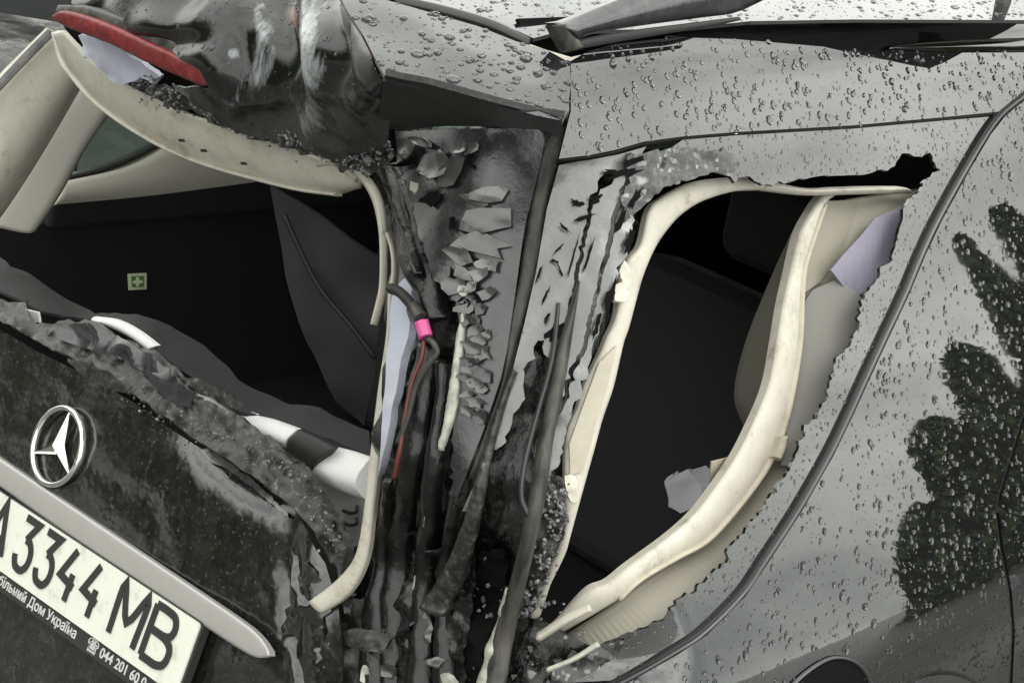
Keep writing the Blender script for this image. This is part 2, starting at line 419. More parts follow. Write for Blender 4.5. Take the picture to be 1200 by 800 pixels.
t = tex(WHITE, scale=60, detail=4); bump(WHITE, t.outputs[0], .25, .002)
CRUMBW = mat('dirty_cream_foam', (.58, .56, .48), .8)
FLAKE = mat('curled_paint_flake', (.10, .10, .095), .30, 1.9)
t = tex(FLAKE, scale=25, detail=5); col(FLAKE, ramp(FLAKE, t.outputs[0], [(.3, (.018, .018, .018)), (.7, (.06, .06, .055))]).outputs[0])
PALEFL = mat('pale_primer_flake', (.42, .41, .34), .5)
t = tex(PALEFL, scale=60, detail=5); col(PALEFL, ramp(PALEFL, t.outputs[0], [(.3, (.22, .22, .19)), (.7, (.50, .50, .42))]).outputs[0])
RED = mat('red_lamp_lens', (.3, .02, .02), .42, 1.5)
t = tex(RED, scale=90, detail=6, rough=.7); col(RED, ramp(RED, t.outputs[0], [(.3, (.07, .006, .007)), (.55, (.16, .012, .013)), (.8, (.28, .06, .055))]).outputs[0]); bump(RED, t.outputs[0], .3, .002)
CHROME = mat('chrome', (.80, .79, .76), .10, metal=1)
SATIN = mat('satin_silver_strip', (.40, .385, .365), .40, metal=.25)
t = tex(SATIN, scale=60, detail=5); rgh(SATIN, ramp(SATIN, t.outputs[0], [(.3, g(.28)), (.7, g(.45))]).outputs[0])
PLATEW = mat('white_plate', (.72, .72, .65), .4)
t = tex(PLATEW, scale=35, detail=7, rough=.75); col(PLATEW, ramp(PLATEW, t.outputs[0], [(.25, (.45, .44, .37)), (.45, (.70, .70, .62)), (.8, (.74, .74, .67))]).outputs[0])
INK = mat('black_plate_paint', (.03, .03, .028), .4)
LETTER = mat('pale_grey_print', (.55, .55, .53), .5)
GREEN = mat('green_print', (.10, .30, .05), .5)
PINK = mat('pink_connector', (.60, .09, .28), .45)
WATER = mat('rain_water', (1, 1, 1), .0, 1.33, trans=1)
LEFTGL = mat('green_tinted_glass', (.26, .33, .29), .03, 1.45, trans=1)
ASPH = mat('wet_asphalt', (.06, .06, .058), .45)
t = tex(ASPH, scale=3, detail=8, rough=.7); col(ASPH, ramp(ASPH, t.outputs[0], [(.35, (.042, .041, .038)), (.7, (.095, .092, .085))]).outputs[0])
rgh(ASPH, ramp(ASPH, t.outputs[0], [(.4, g(.18)), (.65, g(.55))]).outputs[0]); t2 = tex(ASPH, scale=140, detail=4); bump(ASPH, t2.outputs[0], .5, .006)
BARK = mat('bark', (.07, .055, .04), .9)
LEAF = mat('foliage', (.05, .09, .02), .55)
t = tex(LEAF, scale=1.3, detail=5); col(LEAF, ramp(LEAF, t.outputs[0], [(.3, (.04, .075, .014)), (.7, (.12, .17, .035))]).outputs[0])
SILVER = mat('dark_car_paint', (.02, .022, .025), .12, 1.6)
TYRE = mat('tyre_rubber', (.02, .02, .02), .8)
LAMP = mat('lamp_lens', (.7, .68, .6), .15)

# ------------------------------------------------------------------ the setting
ground = mesh_obj('ground', [(-150, -150, 0), (150, -150, 0), (150, 150, 0), (-150, 150, 0)], [(0, 1, 2, 3)], ASPH)
tag(ground, kind='structure')

# ------------------------------------------------------------------ the wrecked car
car = bpy.data.objects.new('crashed_suv', None); COL.objects.link(car)
tag(car, 'black rain-covered SUV with smashed tailgate, torn rear pillar and broken quarter window', 'car')
B0 = BODY(0)

# --- body panels on the right flank
SEALC = [(1236, 78), (1200, 112), (1175, 132), (1157, 155), (1132, 197), (1100, 255), (1080, 297), (1060, 345), (1035, 398), (1010, 452), (995, 485), (972, 532), (935, 597), (897, 655), (870, 695), (825, 740), (792, 762), (725, 800), (650, 832)]
def offs(pts, d):
    p = np.array(pts, float); t = np.gradient(p, axis=0); n = np.stack([-t[:, 1], t[:, 0]], 1); n /= np.linalg.norm(n, axis=1)[:, None]
    return [tuple(v) for v in p + n * d]
GAPD = [(1250, 330), (1222, 415), (1203, 470), (1188, 520), (1170, 578), (1166, 600), (1171, 640), (1181, 690), (1185, 740), (1182, 800), (1178, 880)]
seal_out = offs(SEALC, -5)
quarter = patch('quarter_panel', seal_out + [(650, 900), (1178, 900)] + GAPD[::-1][1:] + [(1250, 90)], BODY(.004), PAINT, car, step=11, thick=.004)
door = patch('rear_door', [(x + 4.5, y) for x, y in GAPD] + [(1330, 900), (1330, 250)], BODY(.004), PAINT, car, step=14, thick=.004)
ribbon('window_seal', offs(SEALC, -4), offs(SEALC, 2.5), BODY(.001), SEAL, car, n=90, h=.0035, base=.01)
ribbon('seal_lip', offs(SEALC, 2.2), offs(SEALC, 6), BODY(.0), BLACK, car, n=90, h=.004, base=.008)
# fuel filler flap
fc = B0([(1106, 842)])[0]
def disc_on(surf, c, rx, n=48): return [(c[0] + rx * math.cos(2 * math.pi * i / n), c[1] + rx * .95 * math.sin(2 * math.pi * i / n)) for i in range(n)]
patch('fuel_flap_gap', disc_on(B0, (1106, 845), 62), BODY(.0052), BLACK, car, step=14, thick=.002)
patch('fuel_flap', disc_on(B0, (1106, 845), 58), BODY(.0075), PAINT, car, step=12, thick=.003)
ARCH = [(905, 830), (925, 802), (950, 780), (975, 768), (1000, 772), (1018, 790), (1030, 830)]
patch('arch_shade_patch', resample(ARCH, n=40, smooth=True).tolist() + [(960, 850)], BODY(.0055), VOID, car, step=10, thick=.002)  # black patch laid on the panel for the shade inside the arch
ribbon('wheel_arch_lip', offs(ARCH, 0), offs(ARCH, 4.5), BODY(.005), SEAL, car, n=50, h=.004, base=.004)
CREASE = [(655, 186), (690, 182), (720, 176), (755, 166), (800, 160), (860, 155), (1000, 147), (1100, 138), (1170, 131)]
cant_top = [(1250, 62), (1100, 62), (1000, 58), (930, 52), (860, 46), (790, 44), (720, 52), (690, 60), (669, 72)]
cant = patch('cant_rail', CREASE + [(1200, 106), (1250, 68)] + cant_top + [(669, 130)], BODY(.006, .8), PAINT, car, step=9, thick=.003)
ribbon('drip_moulding', offs(CREASE, -1), offs(CREASE, 5), BODY(-.006), BLACK, car, n=60, h=.003, base=.012)
# roof side trim bands
ribbon('roof_trim', [(1260, 43), (1150, 46), (1090, 49), (1040, 54)], [(1260, 61), (1150, 62), (1090, 62), (1040, 60)], BODY(.0, .8), PAINT, car, n=50, h=.004, base=.01)
patch('roof_edge', [(1260, 25), (1100, 26), (1000, 26), (900, 28), (830, 32), (780, 42), (860, 48), (930, 54), (1050, 62), (1260, 62)], BODY(-.006, .8), PAINT, car, step=10, thick=.003)
ribbon('roof_ditch', [(1260, 20), (1100, 20), (1000, 19), (930, 20), (880, 22)], [(1260, 26), (1100, 26), (1000, 25), (930, 26), (880, 28)], BODY(-.002, .8), BLACK, car, n=50, h=.002, base=.01)
# roof skin, spoiler top
ROOFZ = PL((.64, .4, 1.812), (.06, -.075, 1))
roof = patch('roof', [(430, -6), (560, 18), (610, 38), (625, 45), (660, 36), (790, 34), (880, 25), (1000, 23), (1260, 24), (1260, -70), (430, -70)], ROOFZ, PAINT, car, step=14, thick=.004)
SP = RBF([(455, 97, PY(-.06)), (662, 140, PY(.04)), (545, 18, PZ(1.806))])
SPTOP = [(395, -10), (430, -6), (475, 6), (560, 30), (605, 48), (640, 58), (668, 74), (669, 100), (665, 130), (659, 141), (630, 136), (590, 126), (540, 112), (500, 102), (470, 97), (452, 92), (440, 70), (425, 40), (408, 15)]
spoiler = patch('spoiler_corner', SPTOP, SP, SPOIL, car, step=7, thick=.004, disp=lambda P, q: fbm(P, 7, 2, 3) * .002)
patch('spoiler_lip', [(450, 93), (470, 98), (500, 103), (540, 113), (590, 127), (630, 137), (660, 142), (655, 166), (630, 155), (590, 152), (520, 152), (470, 154), (440, 156)], RBF([(455, 97, SP), (560, 122, SP), (660, 141, SP), (440, 155, PY(.12)), (550, 152, PY(.125)), (655, 166, PY(.14))]), LIPM, car, step=6, thick=.006, disp=lambda P, q: fbm(P, 12, 2, 5) * .002 - .003)
ribbon('roof_gap', [(470, -2), (520, 8), (575, 24), (605, 38), (622, 47)], [(462, 2), (515, 14), (570, 30), (602, 44), (619, 52)], RBF([(470, 0, ROOFZ), (520, 10, ROOFZ), (575, 26, ROOFZ), (622, 48, ROOFZ), (560, 60, ROOFZ)]), BLACK, car, n=30, h=.004, base=.006)
patch('rail_gap_dark_fill', [(606, 22), (622, 50), (645, 58), (672, 66), (700, 60), (780, 50), (880, 34), (880, 8), (760, 10), (660, 20)], BODY(-.03, .8), VOID, car, step=12, thick=.004)  # black sheet added for the dark in the gap under the rail
# roof rail
RAILS = PL((.675, .4, 1.85), (1, 0, .25))
rail = ribbon('roof_rail', [(648, 27), (665, 24), (692, 13), (722, 1), (760, -14), (830, -36)], [(678, 50), (690, 41), (740, 32), (822, 21), (862, 15), (902, -3)], RAILS, PILLAR, car, n=40, h=.012, base=.012)
ribbon('rail_foot', [(647, 30), (655, 46), (664, 62)], [(662, 26), (674, 40), (684, 53)], RAILS, RUBBER, rail, n=14, h=.008, base=.01)
ribbon('rail_painted_shadow', [(664, 54), (690, 45), (740, 36), (820, 26), (866, 20)], [(662, 62), (700, 54), (770, 42), (830, 32), (868, 24)], RBF([(664, 58, RAILS), (740, 40, RAILS), (866, 22, RAILS), (760, 60, RAILS)]), BLACK, rail, n=30, h=.001, base=.004)  # black strip painted in as the shadow below the rail
tube('roof_antenna', np.concatenate([RAILS([(1168, 22)]), RAILS([(1176, 0)]), RAILS([(1184, -30)])]), [.013, .010, .008], BLACK, car)

# --- quarter window glass: what is left along its edge
HOLE = [(1041, 200), (1050, 188), (1060, 178), (1070, 184), (1083, 183), (1090, 176), (1095, 195), (1101, 199), (1093, 207), (1084, 212), (1076, 226), (1065, 235), (1060, 244), (1055, 265), (1048, 293), (1044, 307), (1030, 314), (1032, 324), (1013, 344), (1009, 363), (1006, 384), (998, 401), (981, 421), (974, 438), (972, 452), (964, 475), (955, 492), (944, 500), (941, 512), (934, 525), (930, 540), (919, 560), (905, 580), (898, 590), (885, 607), (871, 625), (856, 642), (850, 657), (835, 671), (825, 682), (812, 692), (797, 699), (785, 719), (775, 727), (740, 742), (705, 755), (682, 767), (655, 778)]
hole_j = jagged(HOLE, 2.2, 5, 4)
top_j = jagged([(1041, 200), (1000, 205), (950, 208), (905, 216), (885, 212), (872, 206), (862, 213), (850, 200), (838, 196), (822, 206), (808, 203), (795, 214), (778, 212)], 2.6, 6, 8)
crease_in = [(x, y + 4) for x, y in CREASE]
glass = patch('quarter_glass_remains', [(778, 212)] + top_j[::-1][1:] + hole_j[1:] + [(650, 800)] + offs(SEALC, 4)[::-1][1:-1] + [(1170, 136)] + crease_in[::-1][1:5] + [(770, 185)], BODY(-.003), GLASSY, car, step=8, thick=.0045, edge=5)
# band of crazed glass along the top and bottom of the opening
patch('crazed_glass', jagged([(735, 185), (765, 178), (800, 174), (850, 176), (866, 190), (858, 206), (838, 200), (812, 210), (788, 215), (765, 232), (745, 250), (735, 262), (728, 240), (738, 215)], 3, 6, 2), BODY(.0005), CRAZED, car, step=5, thick=.003, disp=lambda P, q: fbm(P, 60, 2, 5) * .003)
patch('crazed_glass', jagged([(650, 780), (700, 758), (735, 748), (720, 770), (690, 790), (640, 815)], 2.5, 6, 3), BODY(.0008), CRAZED, car, step=5, thick=.003, disp=lambda P, q: fbm(P, 60, 2, 5) * .003)

# --- inner trim around the quarter window
IN4, IN6, IN9 = BODY(-.035), BODY(-.06), BODY(-.09)
LTO = [(900, 208), (862, 208), (830, 210), (807, 215), (775, 232), (760, 247), (750, 287), (735, 305), (727, 330), (722, 370), (710, 397), (704, 412), (685, 450), (677, 477), (665, 505), (662, 540), (662, 590), (657, 632), (635, 682), (620, 720)]
LTI = [(900, 222), (862, 224), (825, 235), (803, 248), (788, 262), (770, 287), (755, 320), (745, 355), (737, 385), (731, 402), (720, 450), (711, 477), (705, 495), (697, 525), (690, 550), (677, 597), (668, 630), (662, 650), (645, 685), (630, 724)]
ribbon('window_frame_trim', LTO, LTI, IN4, CREAM, car, n=110, k=11, h=.004, base=.008, power=.5)
patch('trim_recess', [(702, 424), (722, 405), (712, 450), (697, 500), (683, 552), (668, 556), (667, 520), (682, 478)], BODY(-.0285), BEIGE, car, step=7, thick=.002, disp=lambda P, q: np.full(len(P), .001))
for i, (cx, cy, r) in enumerate([(732, 318, 8), (728, 344, 9), (735, 330, 6), (668, 566, 8), (672, 580, 6)]):
    pl = [(cx + r * RNG.uniform(.7, 1.2) * math.cos(a), cy + 1.5 * r * RNG.uniform(.7, 1.2) * math.sin(a)) for a in np.linspace(0, 6.28, 9)[:-1]]
    patch('foam_crumb', pl, BODY(-.024), CRUMBW, car, step=4, thick=.006, disp=lambda P, q: fbm(P, 80, 2, 1) * .003)
ribbon('window_frame_trim', [(1050, 218), (1010, 218), (975, 219), (940, 220), (895, 210)], [(1070, 226), (1010, 227), (975, 228), (940, 228), (895, 223)], IN4, CREAM, car, n=40, h=.006, base=.006)
RRL = [(963, 228), (954, 240), (937, 272), (927, 312), (917, 357), (910, 400), (900, 452), (880, 500), (862, 535), (837, 572), (815, 600), (785, 627), (740, 660), (712, 682), (685, 694), (637, 738)]
RRR = [(980, 228), (966, 240), (952, 282), (942, 315), (939, 350), (937, 400), (928, 460), (915, 512), (897, 550), (868, 590), (830, 632), (795, 652), (760, 672), (742, 685), (725, 702), (640, 752)]
ribbon('inner_ring_trim', RRL, RRR, IN6, CREAM, car, n=120, k=13, h=.006, base=.012, power=.45)
# step line on the ring
ribbon('ring_step', offs(RRR, -4)[1:-1], offs(RRR, 3)[1:-1], BODY(-.055), BEIGE, car, n=100, h=.004, base=.01)
ribbon('clip_socket', [(914, 512), (912, 522), (908, 535)], [(922, 510), (921, 524), (914, 540)], BODY(-.045), BEIGE, car, n=10, h=.006, base=.01)
# trim pocket between the ring and the glass
POCK_I = [(975, 236), (960, 282), (946, 320), (940, 352), (936, 400), (926, 460), (912, 515), (890, 555), (866, 592), (828, 632), (790, 655), (752, 680), (720, 706), (660, 745)]
POCK_O = [(1110, 215), (1095, 262), (1060, 330), (1035, 365), (1020, 410), (996, 455), (975, 500), (950, 545), (915, 590), (880, 635), (850, 672), (812, 712), (760, 748), (680, 785)]
ribbon('pillar_pocket_trim', POCK_I, POCK_O, BODY(-.075), OLIVE, car, n=90, k=9, h=-.012, base=.004, surfR=BODY(-.03))
patch('pocket_divider', [(944, 352), (952, 340), (978, 328), (1004, 342), (1012, 352), (1002, 400), (980, 440), (964, 492), (945, 520), (928, 545), (915, 545), (928, 470), (937, 400)], RBF([(944, 352, BODY(-.065)), (978, 328, BODY(-.05)), (1012, 352, BODY(-.03)), (980, 440, BODY(-.03)), (928, 545, BODY(-.04)), (928, 470, BODY(-.06))]), GREYTRIM, car, step=8, thick=.004)
patch('side_airbag_cover', [(970, 318), (985, 300), (1004, 280), (1022, 258), (1062, 240), (1060, 290), (1050, 312), (1030, 330), (1008, 346), (990, 336), (978, 326)], RBF([(970, 318, BODY(-.05)), (1004, 275, BODY(-.05)), (1062, 240, BODY(-.04)), (1050, 312, BODY(-.025)), (1008, 346, BODY(-.035))]), LAV, car, step=7, thick=.004, disp=lambda P, q: .006 * np.sin((q[:, 0] + q[:, 1]) * .05))
patch('pillar_inner_panel', [(955, 236), (1070, 232), (1040, 262), (1004, 276), (985, 300), (962, 330), (940, 345), (946, 310)], BODY(-.068), OLIVE, car, step=9, thick=.003)
# seat shoulder / pillar trim inside
ribbon('pillar_inner_trim', [(938, 262), (915, 310), (897, 352), (880, 395), (867, 440), (864, 470), (870, 492), (880, 512)], [(965, 262), (945, 310), (935, 352), (925, 395), (915, 440), (903, 470), (893, 492), (886, 515)], PL((.72, .9, 1.4), (1, -.5, 0)), OLIVE, car, n=40, k=13, h=.035, base=.01)
lab = patch('warning_label', [(834, 541), (866, 533), (858, 548), (841, 567), (832, 567)], PL((.78, .6, 1.3), (1, 0, 0)), BEIGE, car, step=6, thick=.002)

# --- rear pillar: dark structure first, then the torn covers
patch('pillar_structure', [(425, 140), (480, 148), (560, 150), (660, 150), (700, 185), (760, 190), (765, 240), (735, 300), (722, 350), (706, 405), (680, 470), (668, 520), (664, 600), (650, 650), (628, 720), (700, 760), (640, 900), (300, 900), (330, 780), (395, 700), (425, 640), (445, 480), (462, 330), (452, 260)], BODY(-.050), WETBLK, car, step=9, thick=.004, disp=lambda P, q: fbm(P, 16, 3, 9) * .010)
# cover panel with blistered lacquer
patch('pillar_cover', jagged([(452, 152), (470, 154), (540, 151), (640, 153), (637, 175), (624, 230), (615, 265), (607, 320), (600, 368), (594, 410), (585, 450), (566, 505), (545, 560), (530, 600)], 0, 20, 1) + jagged([(530, 600), (528, 560), (530, 520), (533, 480), (536, 440), (540, 400), (538, 370), (530, 350), (528, 320), (520, 340), (508, 320), (492, 280), (482, 245), (470, 205), (460, 180), (452, 152)], 2.5, 6, 12), BODY(-.012), PILLAR, car, step=7, thick=.003, disp=lambda P, q: fbm(P, 12, 2, 4) * .004)
# long folded strips of wet black sheet metal
def fold(name, L_, R_, off, m=None, h=.010, seed=1, n=60):
    return ribbon(name, L_, R_, BODY(off), m or GLOSS, car, n=n, k=11, h=h, base=.006, power=.8, disp=lambda P: fbm(P, 20, 3, seed) * .005)
fold('folded_metal_strip', [(432, 196), (448, 222), (460, 265), (470, 310), (482, 340), (498, 380)], [(452, 160), (470, 205), (484, 250), (496, 295), (512, 330), (524, 372)], -.022, seed=2)
fold('folded_metal_strip', [(446, 190), (462, 235), (472, 280), (486, 325)], [(452, 186), (470, 232), (480, 278), (494, 320)], -.012, h=.006, seed=3)
fold('folded_metal_strip', [(488, 400), (480, 450), (466, 520), (456, 590), (446, 660), (440, 730), (440, 820)], [(512, 405), (506, 460), (494, 530), (484, 600), (476, 670), (470, 740), (468, 820)], -.030, seed=4)
fold('folded_metal_strip', [(512, 420), (506, 480), (496, 560), (488, 640), (480, 720), (476, 820)], [(530, 425), (524, 480), (516, 560), (510, 640), (506, 720), (506, 820)], -.024, seed=5)
fold('folded_metal_strip', [(534, 540), (524, 600), (514, 660), (508, 740), (506, 820)], [(550, 560), (544, 610), (534, 670), (530, 740), (532, 820)], -.022, seed=6)
fold('folded_metal_strip', [(452, 560), (444, 610), (436, 660), (424, 720), (420, 820)], [(462, 560), (456, 610), (450, 660), (446, 720), (446, 820)], -.018, h=.006, seed=7)
# bare bright strip under the lacquer
ribbon('bare_metal_strip', [(540, 362), (534, 400), (528, 440), (522, 480), (513, 525)], [(545, 362), (543, 400), (538, 440), (534, 480), (518, 528)], BODY(-.008), PALEFL, car, n=40, h=.003, base=.004, disp=lambda P: fbm(P, 120, 2, 2) * .002)
ribbon('bare_metal_strip', [(505, 560), (500, 590), (495, 630), (484, 690)], [(508, 560), (504, 590), (498, 630), (488, 690)], BODY(-.02), PALEFL, car, n=30, h=.003, base=.004, disp=lambda P: fbm(P, 120, 2, 3) * .002)
# seam seal between rear cover and flank
ribbon('pillar_seam_seal', [(651, 150), (636, 180), (622, 240), (612, 300), (602, 360), (594, 405), (585, 450), (566, 508), (548, 560)], [(662, 150), (655, 185), (642, 240), (630, 310), (616, 365), (606, 408), (592, 455), (572, 512), (552, 562)], BODY(-.020), RUBBER, car, n=70, h=.002, base=.01, disp=lambda P: fbm(P, 14, 2, 77) * .003)
ribbon('pillar_seam_lip', [(656, 140), (640, 186), (626, 240), (616, 300), (606, 360)], [(668, 90), (658, 186), (636, 236), (624, 300), (611, 362)], BODY(-.028), BLACK, car, n=40, h=.002, base=.01)
# flank side of the pillar, split by cracks
ed1 = jagged([(690, 235), (686, 262), (680, 285), (676, 310), (671, 340), (664, 372), (658, 400), (652, 430)], 1.5, 5, 21)
panelA = patch('torn_pillar_skin', [(655, 194), (690, 188), (725, 181), (757, 172)] + jagged([(757, 172), (742, 196), (722, 206), (712, 200), (700, 216), (690, 235)], 2.5, 6, 22)[1:] + ed1[1:] + jagged([(652, 430), (640, 420), (636, 395), (628, 400), (622, 425), (612, 440), (618, 455), (606, 480), (596, 500), (592, 520), (575, 530), (560, 572), (548, 602)], 3, 7, 23)[1:] + [(540, 600), (556, 565), (572, 525), (592, 470), (603, 425), (613, 385), (628, 320), (641, 245)], BODY(-.004), SKIN, car, step=6, thick=.003, disp=lambda P, q: fbm(P, 18, 3, 6) * .0045)
ed1b = [(x + 5, y + 2) for x, y in ed1]
ed2 = jagged([(737, 196), (728, 225), (718, 250), (712, 285), (703, 315), (697, 345), (688, 380), (680, 412), (670, 430), (658, 470), (645, 492)], 1.5, 5, 24)
patch('torn_pillar_skin', ed1b + jagged([ed1b[-1], (648, 470), (638, 500)], 2, 6, 25)[1:] + ed2[::-1] + jagged([(737, 196), (720, 212), (705, 222), (695, 237)], 2, 5, 26)[1:-1], BODY(-.002), SKIN, car, step=6, thick=.003, disp=lambda P, q: fbm(P, 18, 3, 8) * .0045)
ed2b = [(x + 5, y + 3) for x, y in ed2]
ed3 = jagged([(752, 215), (745, 240), (742, 262), (738, 290), (722, 318), (712, 350), (702, 385), (696, 410), (682, 450), (672, 480), (664, 505), (660, 530)], 2.5, 6, 27)
patch('torn_pillar_skin', ed2b + jagged([(650, 495), (638, 520), (634, 545), (645, 560), (660, 530)], 3, 6, 28)[1:-1] + ed3[::-1], BODY(-.006), SKIN, car, step=6, thick=.003, disp=lambda P, q: fbm(P, 20, 3, 11) * .005)
patch('crushed_pillar_skin', jagged([(640, 565), (658, 555), (663, 590), (660, 630), (640, 680), (625, 715), (605, 745), (590, 720), (605, 670), (622, 620)], 3, 6, 29), BODY(-.02), TORN, car, step=5, thick=.003, disp=lambda P, q: fbm(P, 45, 3, 12) * .010)
# dangling rubber moulding bars
ribbon('window_moulding', [(676, 330), (664, 372), (652, 410), (642, 460), (630, 520), (620, 580), (603, 660), (580, 740), (565, 810)], [(680, 331), (674, 372), (668, 412), (660, 460), (648, 520), (640, 580), (622, 660), (602, 740), (590, 810)], BODY(.004), RUBBER, car, n=80, h=.007, base=.004)
ribbon('window_moulding', [(652, 355), (644, 420), (628, 480), (612, 540), (608, 580), (616, 605)], [(657, 355), (650, 420), (634, 480), (619, 540), (614, 580), (622, 600)], BODY(.006), SEAL, car, n=50, h=.004, base=.003)
# long scraped edge strip
ribbon('scraped_edge_strip', [(600, 432), (585, 470), (566, 530), (552, 580), (536, 630), (515, 675), (490, 712)], [(606, 436), (592, 476), (576, 536), (566, 586), (556, 632), (540, 682), (520, 722)], BODY(.006), TORN, car, n=60, h=.006, base=.006, disp=lambda P: fbm(P, 70, 2, 5) * .003)
# blistered flakes
FL = [(459, 168, 13, 10, -.6), (480, 176, 11, 9, -.5), (468, 184, 10, 6, -.4), (513, 195, 15, 11, -.6), (531, 208, 20, 10, -.7), (497, 168, 10, 6, .2), (545, 175, 7, 7, .3), (555, 176, 6, 9, 1.2), (577, 228, 18, 9, .1), (562, 236, 12, 6, .2), (567, 258, 27, 14, .35), (563, 286, 28, 13, .35), (543, 300, 18, 12, .6), (570, 310, 14, 6, .25), (560, 323, 12, 7, -.1), (545, 322, 11, 8, .7), (552, 337, 9, 6, 0), (536, 335, 8, 9, .4), (540, 349, 10, 7, -.3), (552, 352, 9, 7, .5), (549, 361, 12, 8, -.2), (563, 362, 9, 11, .9), (547, 374, 9, 8, .2), (558, 388, 9, 6, -.4), (562, 398, 10, 8, .1), (553, 408, 11, 9, .3), (566, 415, 10, 9, .5), (552, 424, 11, 7, .2), (548, 432, 9, 7, .1), (563, 437, 15, 9, .5), (556, 449, 13, 8, .4), (549, 463, 9, 6, -.3), (566, 455, 8, 9, 1.), (545, 342, 7, 5, .8), (570, 345, 8, 12, 1.3), (559, 375, 7, 6, .9), (571, 392, 5, 6, .1), (546, 444, 8, 5, .2), (558, 472, 10, 7, .3), (548, 482, 8, 6, .6), (562, 490, 8, 9, .8)]
def flake(cx, cy, rx, ry, rot, m, name='paint_flake', up=.003, tilt=.004, k=None):
    k = k or RNG.randint(6, 9); pts = []
    for i in range(k):
        a = 2 * math.pi * i / k + RNG.uniform(-.33, .33); r = RNG.uniform(.6, 1.25)
        u, v = rx * r * math.cos(a), ry * r * math.sin(a)
        pts.append((cx + u * math.cos(rot) - v * math.sin(rot), cy + u * math.sin(rot) + v * math.cos(rot)))
    ta = RNG.uniform(0, 6.28)
    return patch(name, pts, BODY(-.010), m, car, step=5, thick=.0009, flat=False,
                 disp=lambda P, q: up + tilt * ((q[:, 0] - cx) * math.cos(ta) + (q[:, 1] - cy) * math.sin(ta)) / max(rx, ry) + .003 * (((q - (cx, cy)) / max(rx, ry)) ** 2).sum(1) + fbm(P, 60, 2, int(cx)) * .0012)
for (cx, cy, rx, ry, rot) in FL: flake(cx, cy, rx * (1.28 if cy < 340 else 1.05), ry * (1.3 if cy < 340 else 1.0), rot + RNG.uniform(-.3, .3), PALEFL if RNG.random() < .07 else (FLAKE if RNG.random() < .6 else (SKIN if cy < 340 else PILLAR)), up=RNG.uniform(.0025, .006) if cy < 340 else RNG.uniform(.0012, .003), tilt=RNG.uniform(.001, .004) if cy < 340 else .0006)
for (cx, cy, rx, ry, rot) in [(508, 234, 14, 8, -.5), (497, 200, 7, 6, .2), (556, 190, 6, 13, -.1), (474, 192, 13, 4, -.3), (531, 262, 4, 9, .1), (531, 330, 4, 22, .05), (562, 347, 9, 12, .2), (545, 356, 8, 8, .1), (560, 278, 26, 3, .3), (558, 305, 20, 3, .3)]:
    flake(cx, cy, rx, ry, rot, VOID, name='bare_patch', up=.0015, tilt=0)
flake(495, 223, 8, 9, -.35, CREAM, name='plastic_chip', up=.009, k=4)
# cracks and chips on the flank skin
for (cx, cy, rx, ry, rot) in [(676, 238, 8, 4, .3), (699, 233, 7, 5, -.5), (686, 255, 12, 2.5, -.35), (662, 267, 9, 2, .8), (655, 292, 8, 1.5, -.8), (650, 306, 5, 2, .4), (657, 318, 9, 1.3, 1.2), (640, 345, 14, 1.8, -1.1), (650, 388, 15, 8, -1.), (641, 372, 6, 2.5, -1.1), (731, 203, 22, 4, -.25), (742, 190, 14, 4, -.3), (718, 201, 10, 4, .2), (745, 232, 14, 4, -1.1), (727, 258, 14, 4, -1.2), (737, 284, 4, 16, .25), (715, 350, 5, 24, .3), (700, 382, 3, 16, .3), (632, 320, 14, 1.2, -1.25), (690, 300, 20, 1.4, -1.25), (672, 300, 24, 1.1, -1.3)]:
    pts = [(cx + rx * r * math.cos(a) * math.cos(rot) - ry * r * math.sin(a) * math.sin(rot), cy + rx * r * math.cos(a) * math.sin(rot) + ry * r * math.sin(a) * math.cos(rot)) for a, r in [(2 * math.pi * i / 15, RNG.uniform(.45, 1.35)) for i in range(15)]]
    patch('skin_tear', pts, BODY(.0035), VOID, car, step=4, thick=.001)  # black patch on the skin paints the dark inside each tear

# wiring on the pillar
W1 = BODY(-.005)
tube('wire', W1([(458, 338), (468, 342), (478, 352), (486, 362), (492, 372)]), .006, BLACK, car)
tube('connector_sleeve', W1([(484, 358), (493, 372)]), .0075, RUBBER, car)
tube('connector', W1([(494, 377), (499, 395)]), .0085, PINK, car, seg=6)
tube('wire', W1([(500, 396), (508, 402), (512, 415), (500, 430), (488, 452), (478, 490), (466, 520)]), .0035, RUBBER, car)
tube('wire', W1([(497, 398), (494, 420), (484, 445), (476, 480), (468, 530), (462, 560)]), .0025, mat('dull_red_wire', (.12, .03, .02), .4), car)
0 and tube('hook', W1([(487, 460), (482, 480), (478, 495), (484, 503), (490, 492), (492, 470)]), .0022, SATIN, car)
# loose foam slabs beside the rear opening
patch('foam_strip', [(478, 322), (484, 335), (480, 348), (474, 362), (480, 378), (478, 395), (470, 420), (464, 460), (455, 500), (447, 540), (444, 560), (446, 500), (452, 440), (457, 380), (460, 345), (470, 330)], BODY(-.028), FOAM, car, step=6, thick=.01, disp=lambda P, q: fbm(P, 30, 2, 3) * .003)
# beige strips down the right side of the rear opening
OPN = PL((.55, .17, 1.4), (.28, -.92, .28))
ribbon('opening_trim_strip', [(382, 190), (400, 196), (422, 212), (436, 236), (443, 268), (445, 305), (444, 335), (440, 355), (434, 379)], [(392, 186), (412, 193), (434, 210), (447, 234), (452, 268), (452, 305), (451, 337), (447, 358), (440, 381)], OPN, CREAM, car, n=60, h=.005, base=.004)
ribbon('opening_trim_strip', [(452, 274), (458, 296), (459, 320), (455, 345), (453, 390), (443, 455), (434, 530), (426, 600), (418, 645), (405, 668), (384, 688), (362, 704)], [(456, 272), (463, 295), (464, 320), (461, 345), (459, 390), (456, 455), (447, 530), (438, 600), (432, 648), (420, 680), (402, 702), (376, 718)], OPN, CREAM, car, n=80, h=.004, base=.008, power=.5)

